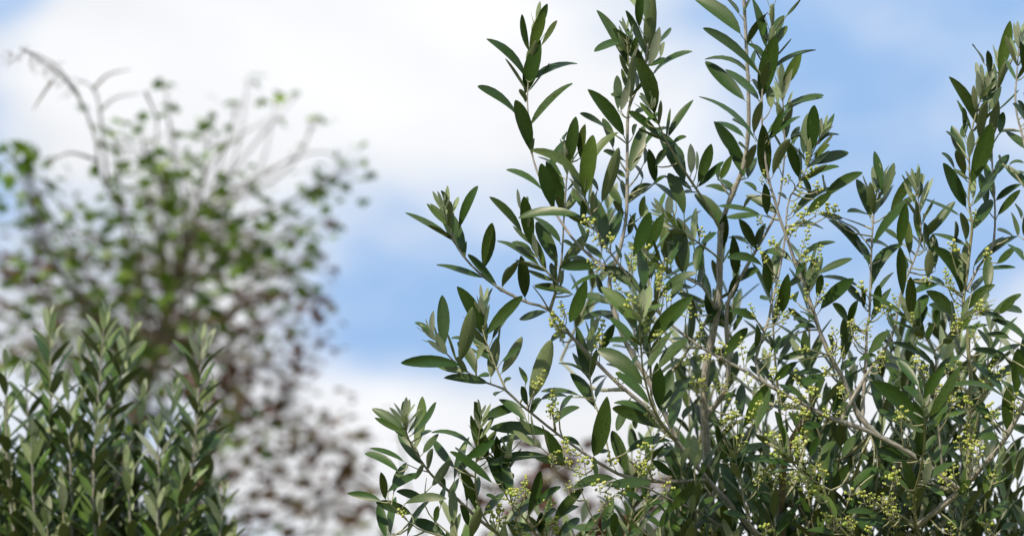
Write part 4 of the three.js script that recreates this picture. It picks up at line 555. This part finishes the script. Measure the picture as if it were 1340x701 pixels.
{
  const b = down(140, 600, 8), P = (x, y_, z, r) => [at(x, y_, z), r];
  const twigs = seeded(90), bare = [
    [.005, .0014, [[170, 580, 8], [190, 420, 7.6], [178, 320, 7.1], [160, 278, 6.8], [130, 228, 6.2], [125, 185, 5.8], [108, 138, 5.4], [82, 102, 5.0], [52, 78, 4.7], [25, 62, 4.6]]],
    [.0018, .0008, [[104, 125, 5.2], [84, 98, 4.9], [62, 78, 4.7], [30, 68, 4.6], [8, 88, 4.55]]],
    [.004, .0014, [[140, 242, 6.3], [134, 180, 6], [124, 120, 5.8], [98, 103, 5.6]]],
    [.004, .0012, [[130, 145, 5.9], [150, 128, 5.9], [185, 122, 5.9]]], [.004, .0012, [[120, 118, 5.8], [140, 98, 5.8], [172, 90, 5.8]]],
    [.006, .002, [[250, 330, 7.8], [265, 238, 7.6], [290, 198, 7.5], [315, 176, 7.5], [336, 164, 7.5]]],
    [.005, .002, [[265, 300, 7.8], [300, 250, 7.8], [340, 230, 7.8], [390, 205, 7.8], [430, 200, 7.8], [462, 230, 7.8]]],
    [.004, .0015, [[128, 210, 5.7], [90, 200, 5.6], [60, 215, 5.5]]], [.0035, .001, [[68, 105, 5], [52, 128, 5], [42, 145, 5]]], [.0035, .001, [[190, 120, 5.9], [205, 160, 6.2], [200, 200, 6.5]]],
  ];
  for (let i = 0; i < 22; i++) { const t = twigs(), x = 10 + 90 * t, y_ = 70 + 50 * t * t; bare.push([.001, .0005, [[x, y_, 4.6 + .5 * t], [x - 14 + 20 * twigs(), y_ - 10 + 24 * twigs(), 4.6 + .5 * t], [x - 28 + 50 * twigs(), y_ - 24 + 56 * twigs(), 4.6 + .5 * t]]]); }
  openTree('open-crowned tree with bright green leaves and one bare branch arching above its crown', 7, b, BARK.dark,
    [[b.clone().add(V(0, -.1, 0)), .11], [b.clone().add(V(0, .5, 0)), .09], P(150, 760, 8, .05), P(165, 600, 8, .035), P(205, 460, 8, .02), P(235, 350, 8, .012), P(262, 280, 8, .006)],
    [[250, 290, 90, 42, 60, 7.9], [312, 300, 45, 28, 34, 7.6], [165, 335, 80, 45, 46, 7.8], [232, 335, 60, 40, 36, 7.4], [40, 285, 45, 60, 24, 7.2], [28, 230, 26, 34, 12, 6.6], [20, 200, 16, 16, 6, 6.4], [392, 290, 30, 22, 16, 7.8], [186, 180, 35, 22, 11, 7], [150, 178, 16, 16, 5, 6.6], [215, 206, 20, 14, 7, 7], [272, 180, 30, 14, 8, 7.4], [240, 250, 60, 26, 24, 7.5], [190, 240, 40, 18, 14, 7.2],
      [325, 101, 14, 5, 2, 7.6], [312, 130, 18, 5, 3, 7.6], [215, 107, 9, 4, 2, 7.2], [217, 135, 9, 4, 2, 7.2], [362, 126, 8, 4, 1, 7.6], [390, 122, 7, 4, 1, 7.6], [415, 153, 20, 4, 4, 7.6], [358, 155, 8, 7, 2, 7.6], [388, 201, 8, 4, 1, 7.6], [440, 222, 30, 18, 10, 7.8], [475, 212, 5, 3, 1, 7.8], [422, 245, 20, 11, 6, 7.8], [420, 340, 12, 8, 2, 7.8],
      [60, 430, 70, 45, 34, 7.4], [130, 405, 80, 38, 40, 7.7], [205, 425, 70, 45, 40, 7.8], [330, 385, 40, 26, 12, 7.8], [180, 500, 60, 50, 26, 7.7], [320, 560, 30, 20, 7, 7.6], [270, 600, 30, 22, 9, 7.6], [425, 690, 40, 16, 8, 7.8], [260, 660, 30, 30, 10, 7.6], [360, 350, 30, 20, 9, 7.8], [95, 345, 40, 30, 16, 7.4]], LG, .037, 5, bare);
}
{
  const b = down(225, 620, 9.4), P = (x, y_, z, r) => [at(x, y_, z), r];
  openTree('sparse tree with small bronze-brown leaves growing behind the bright green tree', 19, b, BARK.dark,
    [[b.clone().add(V(0, -.1, 0)), .1], [b.clone().add(V(0, .6, 0)), .08], P(240, 760, 9.4, .04), P(260, 640, 9.4, .025), P(290, 540, 9.4, .014), P(300, 440, 9.4, .009), P(270, 390, 9.4, .005)],
    [[30, 380, 40, 26, 20, 9], [100, 372, 50, 36, 24, 9], [16, 340, 9, 7, 4, 8.6], [215, 400, 60, 48, 34, 9.2], [290, 440, 46, 50, 34, 9.2], [362, 400, 38, 36, 20, 9.2], [340, 460, 46, 44, 30, 9.1], [412, 380, 13, 11, 6, 9.2], [382, 510, 46, 44, 32, 9.2], [320, 520, 40, 36, 22, 9], [420, 565, 46, 34, 26, 9.2], [445, 645, 46, 34, 40, 9], [372, 600, 46, 36, 24, 9.2], [474, 600, 20, 50, 16, 9], [300, 600, 40, 46, 22, 9], [250, 480, 50, 46, 26, 9.2], [105, 300, 40, 22, 10, 9], [362, 340, 36, 20, 12, 9.2], [180, 600, 60, 40, 14, 9], [400, 330, 20, 20, 6, 9.2], [350, 660, 40, 30, 14, 9], [415, 440, 16, 30, 5, 9.2], [60, 335, 50, 26, 18, 9], [150, 430, 60, 36, 26, 9], [200, 345, 50, 30, 18, 9.2], [20, 430, 40, 36, 18, 9], [120, 480, 60, 40, 24, 9], [320, 340, 40, 26, 14, 9.2]], LB, .042, 5);
}
{
  const b = down(800, 660, 8.6), P = (x, y_, z, r) => [at(x, y_, z), r];
  openTree('low bronze-leaved tree mostly hidden behind the flowering olive tree', 23, b, BARK.dark,
    [[b.clone().add(V(0, -.1, 0)), .08], [b.clone().add(V(0, .5, 0)), .06], P(790, 800, 8.6, .04), P(780, 730, 8.6, .02), P(770, 690, 8.6, .01)],
    [[718, 622, 36, 22, 30, 8.4], [822, 660, 30, 28, 24, 8.4], [780, 690, 56, 18, 28, 8.5], [615, 615, 22, 18, 6, 8.4], [523, 547, 4, 4, 3, 8], [870, 640, 30, 30, 12, 8.4], [690, 690, 40, 16, 14, 8.4], [925, 690, 40, 20, 14, 8.5]], LB, .062, 5, [[.006, .003, [[560, 720, 8.2], [530, 620, 8.1], [523, 550, 8]]]]);
}
scene.traverse(o => { if (o.isMesh) { o.castShadow = true; o.receiveShadow = true; } });
renderer.render(scene, camera);
